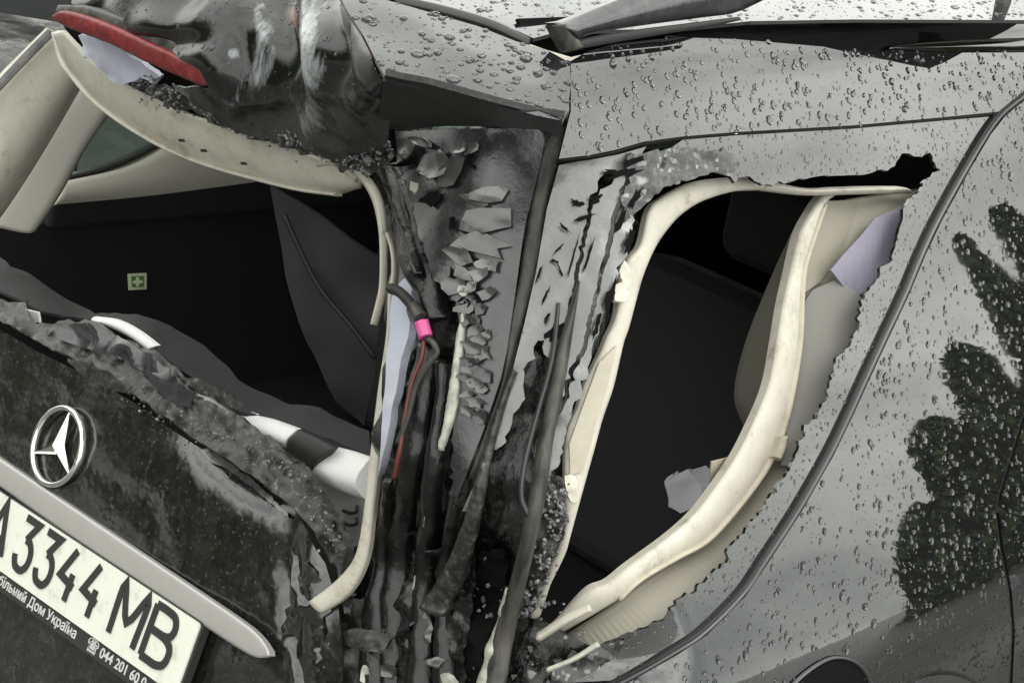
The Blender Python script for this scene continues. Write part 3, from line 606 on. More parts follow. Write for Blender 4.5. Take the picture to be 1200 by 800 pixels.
# --- crushed spoiler, high brake lamp, torn upper tailgate
CR = RBF([(70, 10, PY(.11)), (160, 45, PY(.10)), (250, 90, PY(.09)), (80, -30, PY(.15)), (250, -20, PY(.15)), (330, 20, PY(.145)), (300, 70, PY(.12)), (330, 130, PY(.13)), (400, 190, PY(.16)), (455, 150, PY(.10)), (445, 90, PY(-.02)), (400, 0, PY(.08)), (420, -30, PZ(1.80)), (200, 130, PY(.16)), (120, 80, PY(.16))])
def gs(q, cx, cy, sx, sy): return np.exp(-((q[:, 0] - cx) / sx) ** 2 - ((q[:, 1] - cy) / sy) ** 2)
def crushd(P, q):
    r = fbm(P, 7, 2, 31) * .008 + ridged(P, 13, 35) * .006 + fbm(P, 30, 2, 33) * .003 * (.2 + .8 * _ss(60, 140, q[:, 1]))
    r += .034 * gs(q, 282, 18, 44, 36) - .022 * gs(q, 340, 40, 13, 80) + .018 * gs(q, 372, 70, 12, 80) - .016 * gs(q, 398, 60, 11, 50)
    r += .012 * gs(q, 300, 112, 40, 16) - .012 * gs(q, 200, 50, 60, 12) + .008 * gs(q, 430, 120, 20, 30)
    return r
crushed = patch('crushed_spoiler', [(85, -30), (420, -30), (400, 0), (412, 20), (428, 45), (444, 78), (456, 100), (456, 155)] + jagged([(456, 155), (448, 178), (425, 190), (400, 186), (360, 172), (320, 160), (280, 145), (240, 120), (205, 100)], 3, 7, 41)[1:] + [(250, 98), (240, 80), (190, 55), (130, 25), (85, 5)], CR, SCUFF, car, step=4, thick=.003, disp=crushd,
      attr={'scuff': lambda P, q: np.clip(gs(q, 372, 55, 11, 70) * .62 + gs(q, 362, 85, 20, 16) * .4 + gs(q, 318, 40, 10, 34) * .42 + gs(q, 275, 68, 8, 6) * .5 + gs(q, 305, 85, 20, 24) * .34 + gs(q, 275, 110, 22, 18) * .22 + gs(q, 372, 140, 34, 22) * .28 + gs(q, 405, 3, 20, 8) * .3, 0, .7),
            'rust': lambda P, q: gs(q, 340, 15, 9, 26) * .5 + gs(q, 352, 50, 8, 16) * .45 + gs(q, 415, 88, 20, 7) * .5 + gs(q, 330, 110, 9, 20) * .3 + gs(q, 300, 60, 40, 40) * .1,
            'grime': lambda P, q: _ss(70, 150, q[:, 1]) * .42 + .1 + gs(q, 280, 25, 45, 35) * .2})
patch('spoiler_top', [(85, -40), (205, -40), (215, -10), (185, 14), (165, 20), (140, 18), (110, 8), (85, -5)], RBF([(85, -5, PY(.13)), (165, 20, PY(.13)), (205, -30, PY(.25)), (85, -40, PY(.25)), (120, 0, PY(.15))]), PAINT, car, step=7, thick=.003)
ribbon('brake_lamp_housing', [(68, 6), (100, 8), (150, 24), (200, 46), (240, 72)], [(68, 26), (100, 30), (150, 52), (200, 78), (246, 104)], PY(.098), RUBBER, car, n=40, h=.004, base=.02)
lamp = ribbon('brake_lamp', [(64, 17), (75, 13), (100, 19), (130, 30), (170, 48), (210, 66), (232, 77), (246, 89)], [(64, 23), (72, 29), (98, 40), (130, 52), (170, 72), (210, 90), (234, 100), (249, 101)], PY(.088), RED, car, n=60, k=11, h=.004, base=.012, power=.4, disp=lambda P: fbm(P, 60, 2, 9) * .0008)
# shattered filler rubble along the torn edge
rub = np.random.RandomState(5); V = []; Fc = []
path = resample([(160, 96), (200, 118), (240, 128), (290, 146), (340, 162), (390, 178), (430, 192), (452, 176)], n=300)
icoV = [(0, 0, 1), (.9, 0, .3), (.28, .85, .3), (-.72, .53, .3), (-.72, -.53, .3), (.28, -.85, .3), (.72, .53, -.4), (-.28, .85, -.4), (-.9, 0, -.4), (-.28, -.85, -.4), (.72, -.53, -.4), (0, 0, -1)]
icoF = [(0, 1, 2), (0, 2, 3), (0, 3, 4), (0, 4, 5), (0, 5, 1), (1, 6, 2), (2, 7, 3), (3, 8, 4), (4, 9, 5), (5, 10, 1), (6, 7, 2), (7, 8, 3), (8, 9, 4), (9, 10, 5), (10, 6, 1), (11, 7, 6), (11, 8, 7), (11, 9, 8), (11, 10, 9), (11, 6, 10)]
def rubble(name, path, spread, surf, m, n, rmin, rmax, seed, parent, up=.0):
    r = np.random.RandomState(seed); V = []; Fc = []
    q = path[r.randint(0, len(path), n)] + r.normal(0, 1, (n, 2)) * spread
    P = surf(q)
    for p in P:
        s = r.uniform(rmin, rmax) * (r.uniform(.5, 1.3, 3)); o = len(V)
        ax = r.normal(0, 1, 3); R = np.array(Matrix.Rotation(r.uniform(0, 6), 3, Vector(ax)))
        vd = (CAM - p); vd /= np.linalg.norm(vd)
        for v in icoV: V.append(p + vd * up + R @ (np.array(v) * s * r.uniform(.75, 1.2, 3)))
        Fc += [tuple(i + o for i in f) for f in icoF]
    return tag(mesh_obj(name, V, Fc, m, parent, False), kind='stuff')
rubble('glass_rubble', path, (7, 7), RBF([(160, 96, PY(.155)), (240, 128, PY(.15)), (340, 162, PY(.15)), (452, 176, PY(.13)), (300, 180, PY(.165)), (300, 120, PY(.145))]), CRUMB, 420, .0008, .0036, 3, car)
patch('torn_spoiler_edge', jagged([(150, 92), (185, 98), (215, 108), (250, 118), (300, 138), (350, 158), (400, 172), (450, 168), (462, 182), (440, 204), (405, 200), (370, 186), (330, 172), (285, 158), (240, 140), (200, 124), (168, 108)], 4, 6, 47), RBF([(160, 96, PY(.165)), (240, 128, PY(.16)), (340, 162, PY(.16)), (452, 176, PY(.14)), (300, 180, PY(.175)), (300, 120, PY(.155))]), TORN, car, step=4, thick=.003, disp=lambda P, q: fbm(P, 45, 3, 48) * .010 + fbm(P, 130, 2, 49) * .003)
patch('spoiler_backing', [(66, 14), (130, 30), (250, 90), (460, 150), (462, 190), (420, 200), (330, 172), (240, 140), (150, 100), (90, 60)], PY(.205), VOID, car, step=9, thick=.004)
# torn white insulation
patch('torn_insulation', jagged([(88, 42), (105, 42), (130, 52), (160, 70), (188, 88), (178, 96), (160, 92), (152, 100), (133, 97), (120, 84), (102, 72), (94, 58)], 2, 6, 44), PY(.150), FOAM, car, step=5, thick=.008, disp=lambda P, q: fbm(P, 40, 3, 5) * .006)
patch('torn_insulation', jagged([(325, 168), (352, 172), (372, 180), (398, 188), (392, 200), (372, 202), (352, 190)], 2, 6, 45), PY(.19), FOAM, car, step=5, thick=.008, disp=lambda P, q: fbm(P, 40, 3, 6) * .006)
# crescent of beige tailgate trim
TUL = [(62, 38), (70, 70), (85, 92), (110, 120), (150, 150), (200, 178), (250, 197), (300, 211), (350, 223), (395, 229), (424, 221)]
TUR = [(72, 38), (88, 54), (112, 76), (150, 104), (190, 124), (222, 138), (270, 150), (320, 165), (365, 184), (400, 202), (424, 212)]
ribbon('tailgate_upper_trim', TUL, TUR, PY(.215), CREAM, car, n=70, k=13, h=.006, base=.006, surfR=PY(.185), disp=lambda P: fbm(P, 9, 2, 14) * .003)
ribbon('tailgate_trim_lip', offs(TUL, -3.5)[:-1], offs(TUL, 1.5)[:-1], PY(.209), CREAM, car, n=70, h=.004, base=.008)
ribbon('torn_trim_tab', [(376, 188), (392, 184), (410, 192), (424, 205)], [(372, 196), (388, 194), (402, 202), (416, 214)], PY(.185), CREAM, car, n=16, h=.004, base=.004)
for (cx, cy) in [(212, 165), (238, 177), (285, 192)]:
    patch('clip_hole', [(cx - 4, cy - 2), (cx + 2, cy - 2), (cx + 4, cy + 1.5), (cx - 2, cy + 1.5)], PY(.182), BLACK, car, step=3, thick=.002)

# --- lower tailgate
L1 = [(-60, 350), (0, 386), (40, 410), (80, 430), (120, 450), (152, 470), (195, 500), (240, 532), (290, 560), (330, 590), (360, 620), (385, 660), (398, 710), (402, 760), (400, 820)]
def taild(P, q):
    x, y = q[:, 0], q[:, 1]
    r = fbm(P, 4, 2, 51) * .006 + fbm(P, 18, 2, 52) * .0012
    r -= .030 * np.exp(-(((x - 290) * .8 + (y - 545) * .6) / 75) ** 2 - ((-(x - 290) * .6 + (y - 545) * .8) / 28) ** 2)
    r += .012 * np.exp(-((x - 365) / 22) ** 2 - ((y - 690) / 90) ** 2)
    r -= .014 * np.exp(-((x - 345) / 14) ** 2 - ((y - 700) / 60) ** 2)
    return r
tail = patch('tailgate_skin', L1 + [(395, 900), (-120, 900), (-120, 330)], B0, TAIL, car, step=7, thick=.003, disp=taild)
UP = [(-60, 330), (4, 358), (32, 362), (44, 384), (80, 372), (120, 384), (172, 412), (196, 420), (208, 436), (240, 472), (280, 492), (320, 516), (360, 548), (384, 580), (404, 620), (412, 640), (414, 680), (410, 720)]
ridge_low = [(402, 720), (392, 668), (366, 620), (334, 588), (294, 556), (244, 526), (200, 494), (155, 462), (122, 442), (82, 422), (42, 402), (0, 378), (-60, 342)]
patch('torn_tailgate_edge', jagged(UP, 2.5, 7, 61) + ridge_low, RBF([(-60, 335, BODY(-.01)), (0, 378, BODY(-.008)), (80, 422, BODY(-.004)), (155, 462, BODY(.002)), (244, 526, BODY(.006)), (334, 588, BODY(.008)), (392, 668, BODY(.004)), (402, 720, BODY(.0)), (120, 384, BODY(-.06)), (208, 436, BODY(-.04)), (280, 492, BODY(-.02)), (360, 548, BODY(-.02)), (412, 640, BODY(-.03)), (44, 384, BODY(-.03))]), TORN, car, step=5, thick=.003, disp=lambda P, q: ridged(P, 26, 62) * .007 + ridged(P, 60, 64) * .005 + fbm(P, 130, 2, 63) * .003)
for pts, off, m in [([(60, 395), (82, 378), (110, 380), (150, 400), (185, 422), (200, 432), (205, 446), (180, 440), (150, 424), (120, 414), (90, 405)], -.012, PILLAR), ([(170, 440), (200, 436), (215, 448), (228, 466), (222, 478), (200, 470), (185, 455)], -.002, PILLAR), ([(82, 420), (108, 425), (135, 440), (160, 455), (150, 462), (120, 452), (95, 440)], .006, TORN), ([(210, 440), (240, 446), (270, 462), (292, 474), (285, 482), (255, 470), (228, 456)], -.03, TORN)]:
    patch('torn_metal_shard', jagged(pts + [pts[0]], 1.5, 6, int(pts[0][0]))[:-1], BODY(off), m, car, step=5, thick=.002, disp=lambda P, q: ridged(P, 24, 71) * .008)
rubble('metal_crumbs', resample([(150, 462), (220, 500), (280, 520), (330, 545), (370, 590), (395, 640)], n=200), (9, 6), BODY(.004), CRUMB, 190, .0008, .0028, 8, car)
patch('scrape_mark', jagged([(234, 528), (243, 522), (256, 536), (298, 568), (342, 604), (338, 605), (298, 575), (262, 548), (246, 540)], 1., 5, 72), BODY(-.006), SKIN, car, step=5, thick=.001, disp=lambda P, q: taild(P, q) + .0125)
patch('tailgate_inner_trim', [(-60, 285), (0, 303), (32, 320), (80, 352), (112, 368), (160, 368), (200, 380), (240, 408), (280, 444), (340, 472), (400, 492), (432, 508), (434, 534), (400, 520), (352, 502), (280, 478), (228, 444), (200, 420), (176, 396), (140, 380), (108, 374), (76, 372), (48, 364), (8, 344), (-60, 320)], RBF([(-60, 290, PY(.30)), (32, 320, PY(.30)), (112, 368, PY(.28)), (200, 380, PY(.27)), (280, 444, PY(.25)), (340, 472, PY(.25)), (432, 508, PY(.24)), (434, 534, PY(.19)), (352, 502, PY(.18)), (228, 444, PY(.16)), (140, 380, PY(.18)), (48, 364, PY(.18)), (-60, 320, PY(.18))]), SEAT, car, step=7, thick=.004, disp=lambda P, q: fbm(P, 14, 2, 81) * .006)
ribbon('white_foam_strip', [(110, 371), (136, 375), (160, 387), (184, 405)], [(112, 378), (134, 386), (156, 398), (174, 412)], PY(.165), WHITE, car, n=30, h=.006, base=.006)
ribbon('white_foam_strip', [(232, 456), (260, 472), (284, 481), (318, 492), (349, 503)], [(240, 478), (262, 492), (280, 500), (314, 516), (342, 528)], PY(.17), WHITE, car, n=30, h=.014, base=.006)
ribbon('white_foam_strip', [(386, 523), (410, 529), (434, 537)], [(364, 556), (396, 574), (430, 586)], PY(.175), WHITE, car, n=20, h=.02, base=.006)
ribbon('foam_bracket', [(350, 503), (370, 512), (392, 524)], [(338, 530), (352, 542), (366, 552)], PY(.158), BLACK, car, n=14, h=.01, base=.008)
patch('grey_inner_bracket', [(366, 556), (400, 574), (432, 586), (426, 640), (412, 640), (400, 610)], PY(.19), mat('light_grey_plastic', (.30, .30, .28), .5), car, step=7, thick=.004)
for yy in (598, 612):
    tube('bracket_clip', PY(.183)([(402, yy), (410, yy + 3), (418, yy + 1), (418, yy - 6)]), .0022, BLACK, car)
patch('white_foam_strip', [(28, 362), (44, 366), (46, 378), (34, 376)], PY(.15), WHITE, car, step=5, thick=.004)

# --- number plate, strip and star: flat pieces standing on the tailgate plane
lean = math.atan(.33)
Xl = Vector((1, .0, 0)); Yl = Vector((0, math.sin(lean), math.cos(lean))); Nl = Xl.cross(Yl)   # Nl points out of the tailgate
TP = PL(B0([(150, 640)])[0] + np.array(Nl) * .012, np.array(Nl))
def place(o, org, X_, Y_):
    Z_ = X_.cross(Y_).normalized()
    m4 = Matrix((X_, Y_, Z_)).transposed().to_4x4(); m4.translation = Vector(org); o.matrix_world = m4; return o
strip = ribbon('handle_strip', [(-80, 483), (0, 537), (94, 600), (200, 671), (280, 725), (304, 745), (316, 762)], [(-80, 515), (0, 570), (94, 636), (200, 706), (262, 748), (298, 769), (317, 768)], TP, SATIN, car, n=90, k=9, h=.0015, base=.008, power=.5)
tr_ = TP([(238, 731)])[0]; tl_ = TP([(40, 601)])[0]
PXd = Vector(tr_ - tl_).normalized(); PYd = (Yl - PXd * Yl.dot(PXd)).normalized(); PNd = PXd.cross(PYd)
PW, PH = .52, .0915
def plateobj(name, V, Fc, m, parent, smooth=False):
    org = Vector(tr_)
    W = [org + PXd * v[0] + PYd * v[1] + PNd * v[2] for v in V]
    o = mesh_obj(name, W, Fc, m, parent, smooth); bm_fix(o); return o
def slab(x0, x1, y0, y1, z0, z1, r=.006, k=5):
    out = []
    for cx, cy, a0 in ((x1 - r, y1 - r, 0), (x0 + r, y1 - r, 90), (x0 + r, y0 + r, 180), (x1 - r, y0 + r, 270)):
        for i in range(k + 1):
            a = math.radians(a0 + 90 * i / k); out.append((cx + r * math.cos(a), cy + r * math.sin(a)))
    n = len(out); V = [(x, y, z1) for x, y in out] + [(x, y, z0) for x, y in out]
    Fc = [tuple(range(n)), tuple(range(2 * n - 1, n - 1, -1))] + [(i, i + n, (i + 1) % n + n, (i + 1) % n) for i in range(n)]
    return V, Fc
V, Fc = slab(-PW - .056, .004, -PH - .024, .002, -.010, .002)
frame = plateobj('plate_holder', V, Fc, INK, car)
V, Fc = slab(-PW - .05, 0, -PH, 0, .0005, .0045)
plate = plateobj('license_plate', V, Fc, PLATEW, car)
def stroke(pts, wd, x, y, z, hgt, wid, name='plate_character'):
    """one character from strokes: list of polylines in a unit box"""
    V = []; Fc = []
    for pi, pl in enumerate(pts):
        q = np.array([(x + u * wid, y + v * hgt) for u, v in pl]); q = resample(q, n=max(2, len(q) * 5 if len(q) > 4 else len(q)), smooth=len(q) > 4)
        d = np.diff(q, axis=0); d /= np.linalg.norm(d, axis=1)[:, None] + 1e-9
        nn = []
        for i in range(len(q)):
            a = d[max(0, i - 1)]; b = d[min(len(d) - 1, i)]; m_ = a + b; m_ /= np.linalg.norm(m_) + 1e-9
            nv = np.array([-m_[1], m_[0]]); c = max(.35, nv @ np.array([-b[1], b[0]])); nn.append(nv / c)
        o = len(V)
        zz = z + pi * .00012
        for p, nv in zip(q, nn):
            for s in (1, -1):
                e = p + nv * s * wd / 2
                V += [(e[0], e[1], zz), (e[0], e[1], zz - .0012)]
        for i in range(len(q) - 1):
            a = o + i * 4
            Fc += [(a, a + 2, a + 6, a + 4), (a, a + 4, a + 5, a + 1), (a + 2, a + 3, a + 7, a + 6)]
        Fc += [(o, o + 1, o + 3, o + 2)]; a = o + (len(q) - 1) * 4; Fc += [(a, a + 2, a + 3, a + 1)]
    return plateobj(name, V, Fc, INK, plate)
G3 = [[(0, 1), (.95, 1), (.42, .60)], [(.42, .60), (.70, .58), (.93, .45), (1, .28), (.93, .12), (.72, .01), (.48, 0), (.22, .04), (.06, .16), (.02, .24)]]
G4 = [[(.62, 1), (0, .32), (1, .32)], [(.78, .55), (.78, 0)]]
GM = [[(0, 0), (0, 1), (.5, .36), (1, 1), (1, 0)]]
GB = [[(.0, .0), (0, 1)], [(0, 1), (.45, 1), (.78, .96), (.92, .80), (.86, .62), (.62, .545), (.3, .54), (.02, .54)], [(.3, .54), (.68, .52), (.95, .42), (1, .24), (.9, .07), (.62, 0), (.3, 0), (0, 0)]]
GA = [[(0, 0), (.5, 1), (1, 0)], [(.2, .3), (.8, .3)]]
ch = .0665; y0 = -.0745
for gl, x, wd in ((GA, -.515, .046), (GA, -.452, .046), (G3, -.379, .033), (G3, -.328, .033), (G4, -.280, .036), (G4, -.227, .036), (GM, -.1505, .052), (GB, -.081, .048)):
    stroke(gl, .0100, x, y0, .0062, ch, wd)
V, Fc = slab(-PW - .040, -PW - .008, -.060, -.025, .004, .0052, .002); plateobj('flag_mark', V, Fc, mat('flag_blue', (.03, .12, .45), .4), plate)
def text(body, size, x, y, z, m, parent, name, shear=0):
    cu = bpy.data.curves.new(name, 'FONT'); cu.body = body; cu.size = size; cu.extrude = .0004; cu.offset = size * .012
    to = bpy.data.objects.new('tmp', cu); COL.objects.link(to); bpy.context.view_layer.update()
    dg = bpy.context.evaluated_depsgraph_get(); me = bpy.data.meshes.new_from_object(to.evaluated_get(dg))
    V = [(v.co.x + x, v.co.y + y, v.co.z + z) for v in me.vertices]; Fc = [tuple(p.vertices) for p in me.polygons]
    bpy.data.objects.remove(to); bpy.data.curves.remove(cu)
    return plateobj(name, V, Fc, m, parent)
text('мобільний Дом Україна', .0185, -.422, -PH - .0175, .0026, LETTER, frame, 'holder_lettering')
text('☎ 044 201 60 0', .0185, -.184, -PH - .0175, .0026, LETTER, frame, 'holder_lettering')

# star emblem
sc0 = Vector(PL(B0([(150, 640)])[0] + np.array(Nl) * .004, np.array(Nl))([(72, 523.5)])[0]); SR = .0515
sroot = bpy.data.objects.new('star_emblem', None); link(sroot, car)
V = []; Fc = []; n1, n2 = 64, 10
Xs = PXd; Ys = PYd; Ns = PNd
for i in range(n1):
    a = 2 * math.pi * i / n1; c = Xs * math.cos(a) + Ys * math.sin(a)
    for j in range(n2):
        b = 2 * math.pi * j / n2; V.append(sc0 + c * (SR + .0042 * math.cos(b)) + Ns * (.006 + .005 * math.sin(b)))
for i in range(n1):
    for j in range(n2): Fc.append((i * n2 + j, i * n2 + (j + 1) % n2, ((i + 1) % n1) * n2 + (j + 1) % n2, ((i + 1) % n1) * n2 + j))
o = mesh_obj('ring', V, Fc, CHROME, sroot, True); bm_fix(o)
for k in range(3):
    a = math.pi / 2 + k * 2 * math.pi / 3
    d = Xs * math.cos(a) + Ys * math.sin(a); sd_ = Xs * -math.sin(a) + Ys * math.cos(a)
    c = sc0 + Ns * .004
    V = [c + d * SR, c + sd_ * .0095 + d * .0055, c - sd_ * .0095 + d * .0055, c + Ns * .011, c + d * SR + Ns * .003, c - Ns * .003]
    o = mesh_obj('spoke', V, [(3, 1, 4), (3, 4, 2), (1, 0, 4), (4, 0, 2), (5, 0, 1), (5, 2, 0), (5, 1, 3), (5, 3, 2)], CHROME, sroot, False); bm_fix(o)

# --- debris at the foot of the pillar
dr = random.Random(11)
DEB = [(385, 770, 9, 16, .3, PALEFL), (412, 772, 7, 15, .2, PALEFL), (425, 790, 6, 12, .1, PALEFL), (398, 765, 12, 5, .4, FLAKE), (450, 785, 14, 7, .3, FLAKE), (478, 705, 6, 16, -.1, FLAKE), (440, 740, 6, 20, -.4, FLAKE), (468, 700, 5, 20, -.3, PALEFL), (500, 735, 5, 18, -.3, FLAKE), (660, 780, 12, 9, .4, FLAKE), (680, 772, 14, 8, -.2, FLAKE), (665, 792, 16, 8, .2, PALEFL), (695, 785, 12, 8, .3, FLAKE), (640, 795, 14, 6, .1, FLAKE), (620, 790, 10, 6, .2, FLAKE), (555, 785, 8, 14, .2, FLAKE), (540, 680, 6, 18, .3, FLAKE), (460, 755, 14, 5, .5, FLAKE), (510, 775, 14, 6, .1, FLAKE), (430, 715, 12, 4, .5, FLAKE), (525, 795, 10, 8, .4, PALEFL), (575, 775, 6, 16, .3, PALEFL)]
for (cx, cy, rx, ry, rot, m) in DEB[::2]:
    pts = [(cx + rx * r * math.cos(a) * math.cos(rot) - ry * r * math.sin(a) * math.sin(rot), cy + rx * r * math.cos(a) * math.sin(rot) + ry * r * math.sin(a) * math.cos(rot)) for a, r in [(2 * math.pi * i / 8 + dr.uniform(-.2, .2), dr.uniform(.65, 1.2)) for i in range(8)]]
    patch('plastic_fragment', pts, BODY(-.02 + dr.uniform(0, .02)), m, car, step=4, thick=.003, disp=lambda P, q: fbm(P, 60, 2, int(cx)) * .008)
for i, (pts, off, m) in enumerate([([(350, 700), (390, 690), (420, 700), (450, 690), (455, 740), (440, 800), (430, 840), (340, 840), (335, 770)], -.025, TORN), ([(450, 640), (490, 620), (500, 680), (490, 740), (500, 800), (500, 840), (440, 840), (452, 760)], -.03, WETBLK), ([(505, 640), (545, 640), (560, 700), (545, 760), (540, 840), (500, 840), (510, 740)], -.02, WETBLK), ([(395, 740), (425, 735), (460, 745), (452, 765), (420, 760)], -.005, TORN), ([(560, 650), (592, 640), (590, 700), (565, 780), (545, 840), (540, 760)], -.03, VOID), ([(340, 640), (372, 660), (390, 700), (380, 760), (360, 820), (335, 820), (330, 740), (345, 700)], .004, TAIL)]):
    patch('crumpled_sheet', jagged(pts + [pts[0]], 2.5, 7, 140 + i)[:-1], BODY(off), m, car, step=5, thick=.002, disp=lambda P, q: fbm(P, 22, 3, 150 + i) * .014 + fbm(P, 80, 2, 160 + i) * .003)
ribbon('torn_moulding', [(592, 690), (580, 730), (566, 770), (556, 815)], [(606, 692), (598, 735), (584, 775), (576, 815)], BODY(.0), PALEFL, car, n=24, h=.006, base=.005, disp=lambda P: fbm(P, 60, 2, 4) * .005)
ribbon('torn_moulding', [(628, 742), (660, 722), (690, 708)], [(632, 752), (664, 732), (694, 716)], BODY(-.02), CREAM, car, n=20, h=.005, base=.004)
ribbon('torn_moulding', [(640, 782), (670, 770), (700, 752)], [(642, 788), (673, 775), (704, 757)], BODY(.003), PALEFL, car, n=20, h=.003, base=.003)
rubble('black_crumbs', resample([(340, 790), (420, 740), (480, 700), (520, 760), (600, 780), (690, 790)], n=200), (30, 18), BODY(-.035), WETBLK, 160, .002, .008, 18, car)
rubble('grey_crumbs', resample([(400, 790), (470, 770), (520, 720), (640, 700), (690, 790)], n=200), (24, 16), BODY(-.03), CRUMB, 90, .0012, .004, 19, car)
rubble('grey_crumbs', resample([(640, 560), (655, 600), (640, 660), (615, 720)], n=100), (8, 8), BODY(-.012), CRUMB, 160, .0012, .004, 20, car)
0 and rubble('grey_crumbs', resample([(545, 330), (540, 420), (530, 500), (520, 560)], n=100), (14, 8), BODY(-.006), CRUMB, 170, .001, .0035, 21, car)

# --- the cabin
box('cargo_floor', (-.80, .30, .68), (.80, 2.8, .72), FABRIC, car)
box('headliner', (-.72, .34, 1.66), (.60, 2.8, 1.68), BEIGE, car)
box('cargo_side_panel', (-.84, .18, .60), (-.80, 2.8, 1.10), FABRIC, car)
box('cargo_side_panel', (.58, 1.05, .60), (.62, 2.8, 1.66), FABRIC, car)  # stands in for the right doors, closed to keep daylight out
box('cargo_side_panel', (.76, .32, .60), (.80, 1.05, 1.10), FABRIC, car)
box('cabin_light_block', (-.80, 2.75, .6), (.80, 2.79, 1.74), FABRIC, car)  # far wall added to keep daylight out of the cabin
box('left_roof_side', (-.84, .66, 1.66), (-.70, 2.8, 1.76), BEIGE, car)
box('cargo_side_ledge', (-.86, .50, 1.09), (-.775, 2.8, 1.165), FABRIC, car)
lw = box('left_quarter_window', (-.842, .58, 1.11), (-.832, 2.7, 1.68), LEFTGL, car, bevel=0)
ribbon('left_window_frame', [(74, 213), (100, 208), (130, 199), (165, 184), (200, 164)], [(74, 206), (100, 201), (130, 192), (165, 177), (200, 157)], PX(-.79), BLACK, car, n=30, h=.006, base=.01)
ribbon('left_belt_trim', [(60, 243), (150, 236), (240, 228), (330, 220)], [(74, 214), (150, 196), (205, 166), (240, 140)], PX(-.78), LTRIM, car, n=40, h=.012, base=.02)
ribbon('left_rear_pillar_trim', [(-40, 160), (0, 100), (30, 68), (62, 36)], [(-40, 300), (0, 256), (50, 180), (97, 100)], PX(-.60), CREAM, car, n=40, k=13, h=.03, base=.02)
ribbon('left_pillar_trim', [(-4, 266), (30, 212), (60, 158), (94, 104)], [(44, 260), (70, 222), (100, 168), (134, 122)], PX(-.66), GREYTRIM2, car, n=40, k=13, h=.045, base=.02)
ribbon('left_opening_seal', [(-30, 130), (0, 98), (30, 66), (60, 36)], [(-30, 140), (0, 106), (32, 72), (64, 40)], PX(-.575), RUBBER, car, n=20, h=.008, base=.01)
for x0 in (-.62, -.02):
    s = box('rear_seat_back', (x0, 1.10, .72), (x0 + .58, 1.24, 1.26), SEAT, car, bevel=.04, rot=Matrix.Rotation(math.radians(-12), 3, 'X'))
    box('headrest', (x0 + .16, 1.17, 1.30), (x0 + .42, 1.27, 1.46), SEAT, s, bevel=.04)
patch('cargo_net_panel', [(320, 215), (350, 235), (400, 270), (446, 300), (448, 360), (440, 440), (425, 500), (395, 470), (365, 400), (340, 320)], PL((.3, .62, 1.2), (.5, -.86, 0)), SEAT, car, step=9, thick=.006, disp=lambda P, q: fbm(P, 7, 2, 91) * .02)
tube('seat_belt', PL((.3, .58, 1.2), (.5, -.86, 0))([(332, 250), (370, 330), (410, 380), (440, 420)]), .004, BLACK, car)
# first-aid mark on the cargo wall
FA = PX(-.795)
mk = patch('first_aid_mark', [(150, 321), (172, 320), (172, 339), (151, 340)], FA, mat('pale_green_sticker', (.80, .88, .66), .5), car, step=6, thick=.002)
patch('mark_field', [(154, 324), (168.5, 323.5), (168.5, 336), (155, 336.5)], PX(-.792), GREEN, mk, step=5, thick=.001)
patch('mark_cross', [(159.5, 325), (163, 325), (163, 328.5), (167, 328.3), (167, 331.8), (163, 332), (163, 335.3), (159.5, 335.5), (159.5, 332.2), (156, 332.4), (156, 329), (159.5, 328.8)], PX(-.790), mat('pale_green_cross', (.80, .90, .66), .5), mk, step=4, thick=.001)

# --- things lying in the car and around it
fb = PL((.45, .8, 1.15), (.5, -.86, .2))
wb = patch('foam_block', [(779, 567), (792, 557), (805, 550), (814, 560), (821, 571), (824, 586), (810, 596), (797, 601), (787, 594), (783, 580)], fb, mat('bright_white_foam', (.86, .85, .90), .7), None, step=5, thick=.06, disp=lambda P, q: fbm(P, 25, 3, 95) * .006)
tag(wb, 'small crumpled white foam block lying inside the broken quarter window', 'foam block')

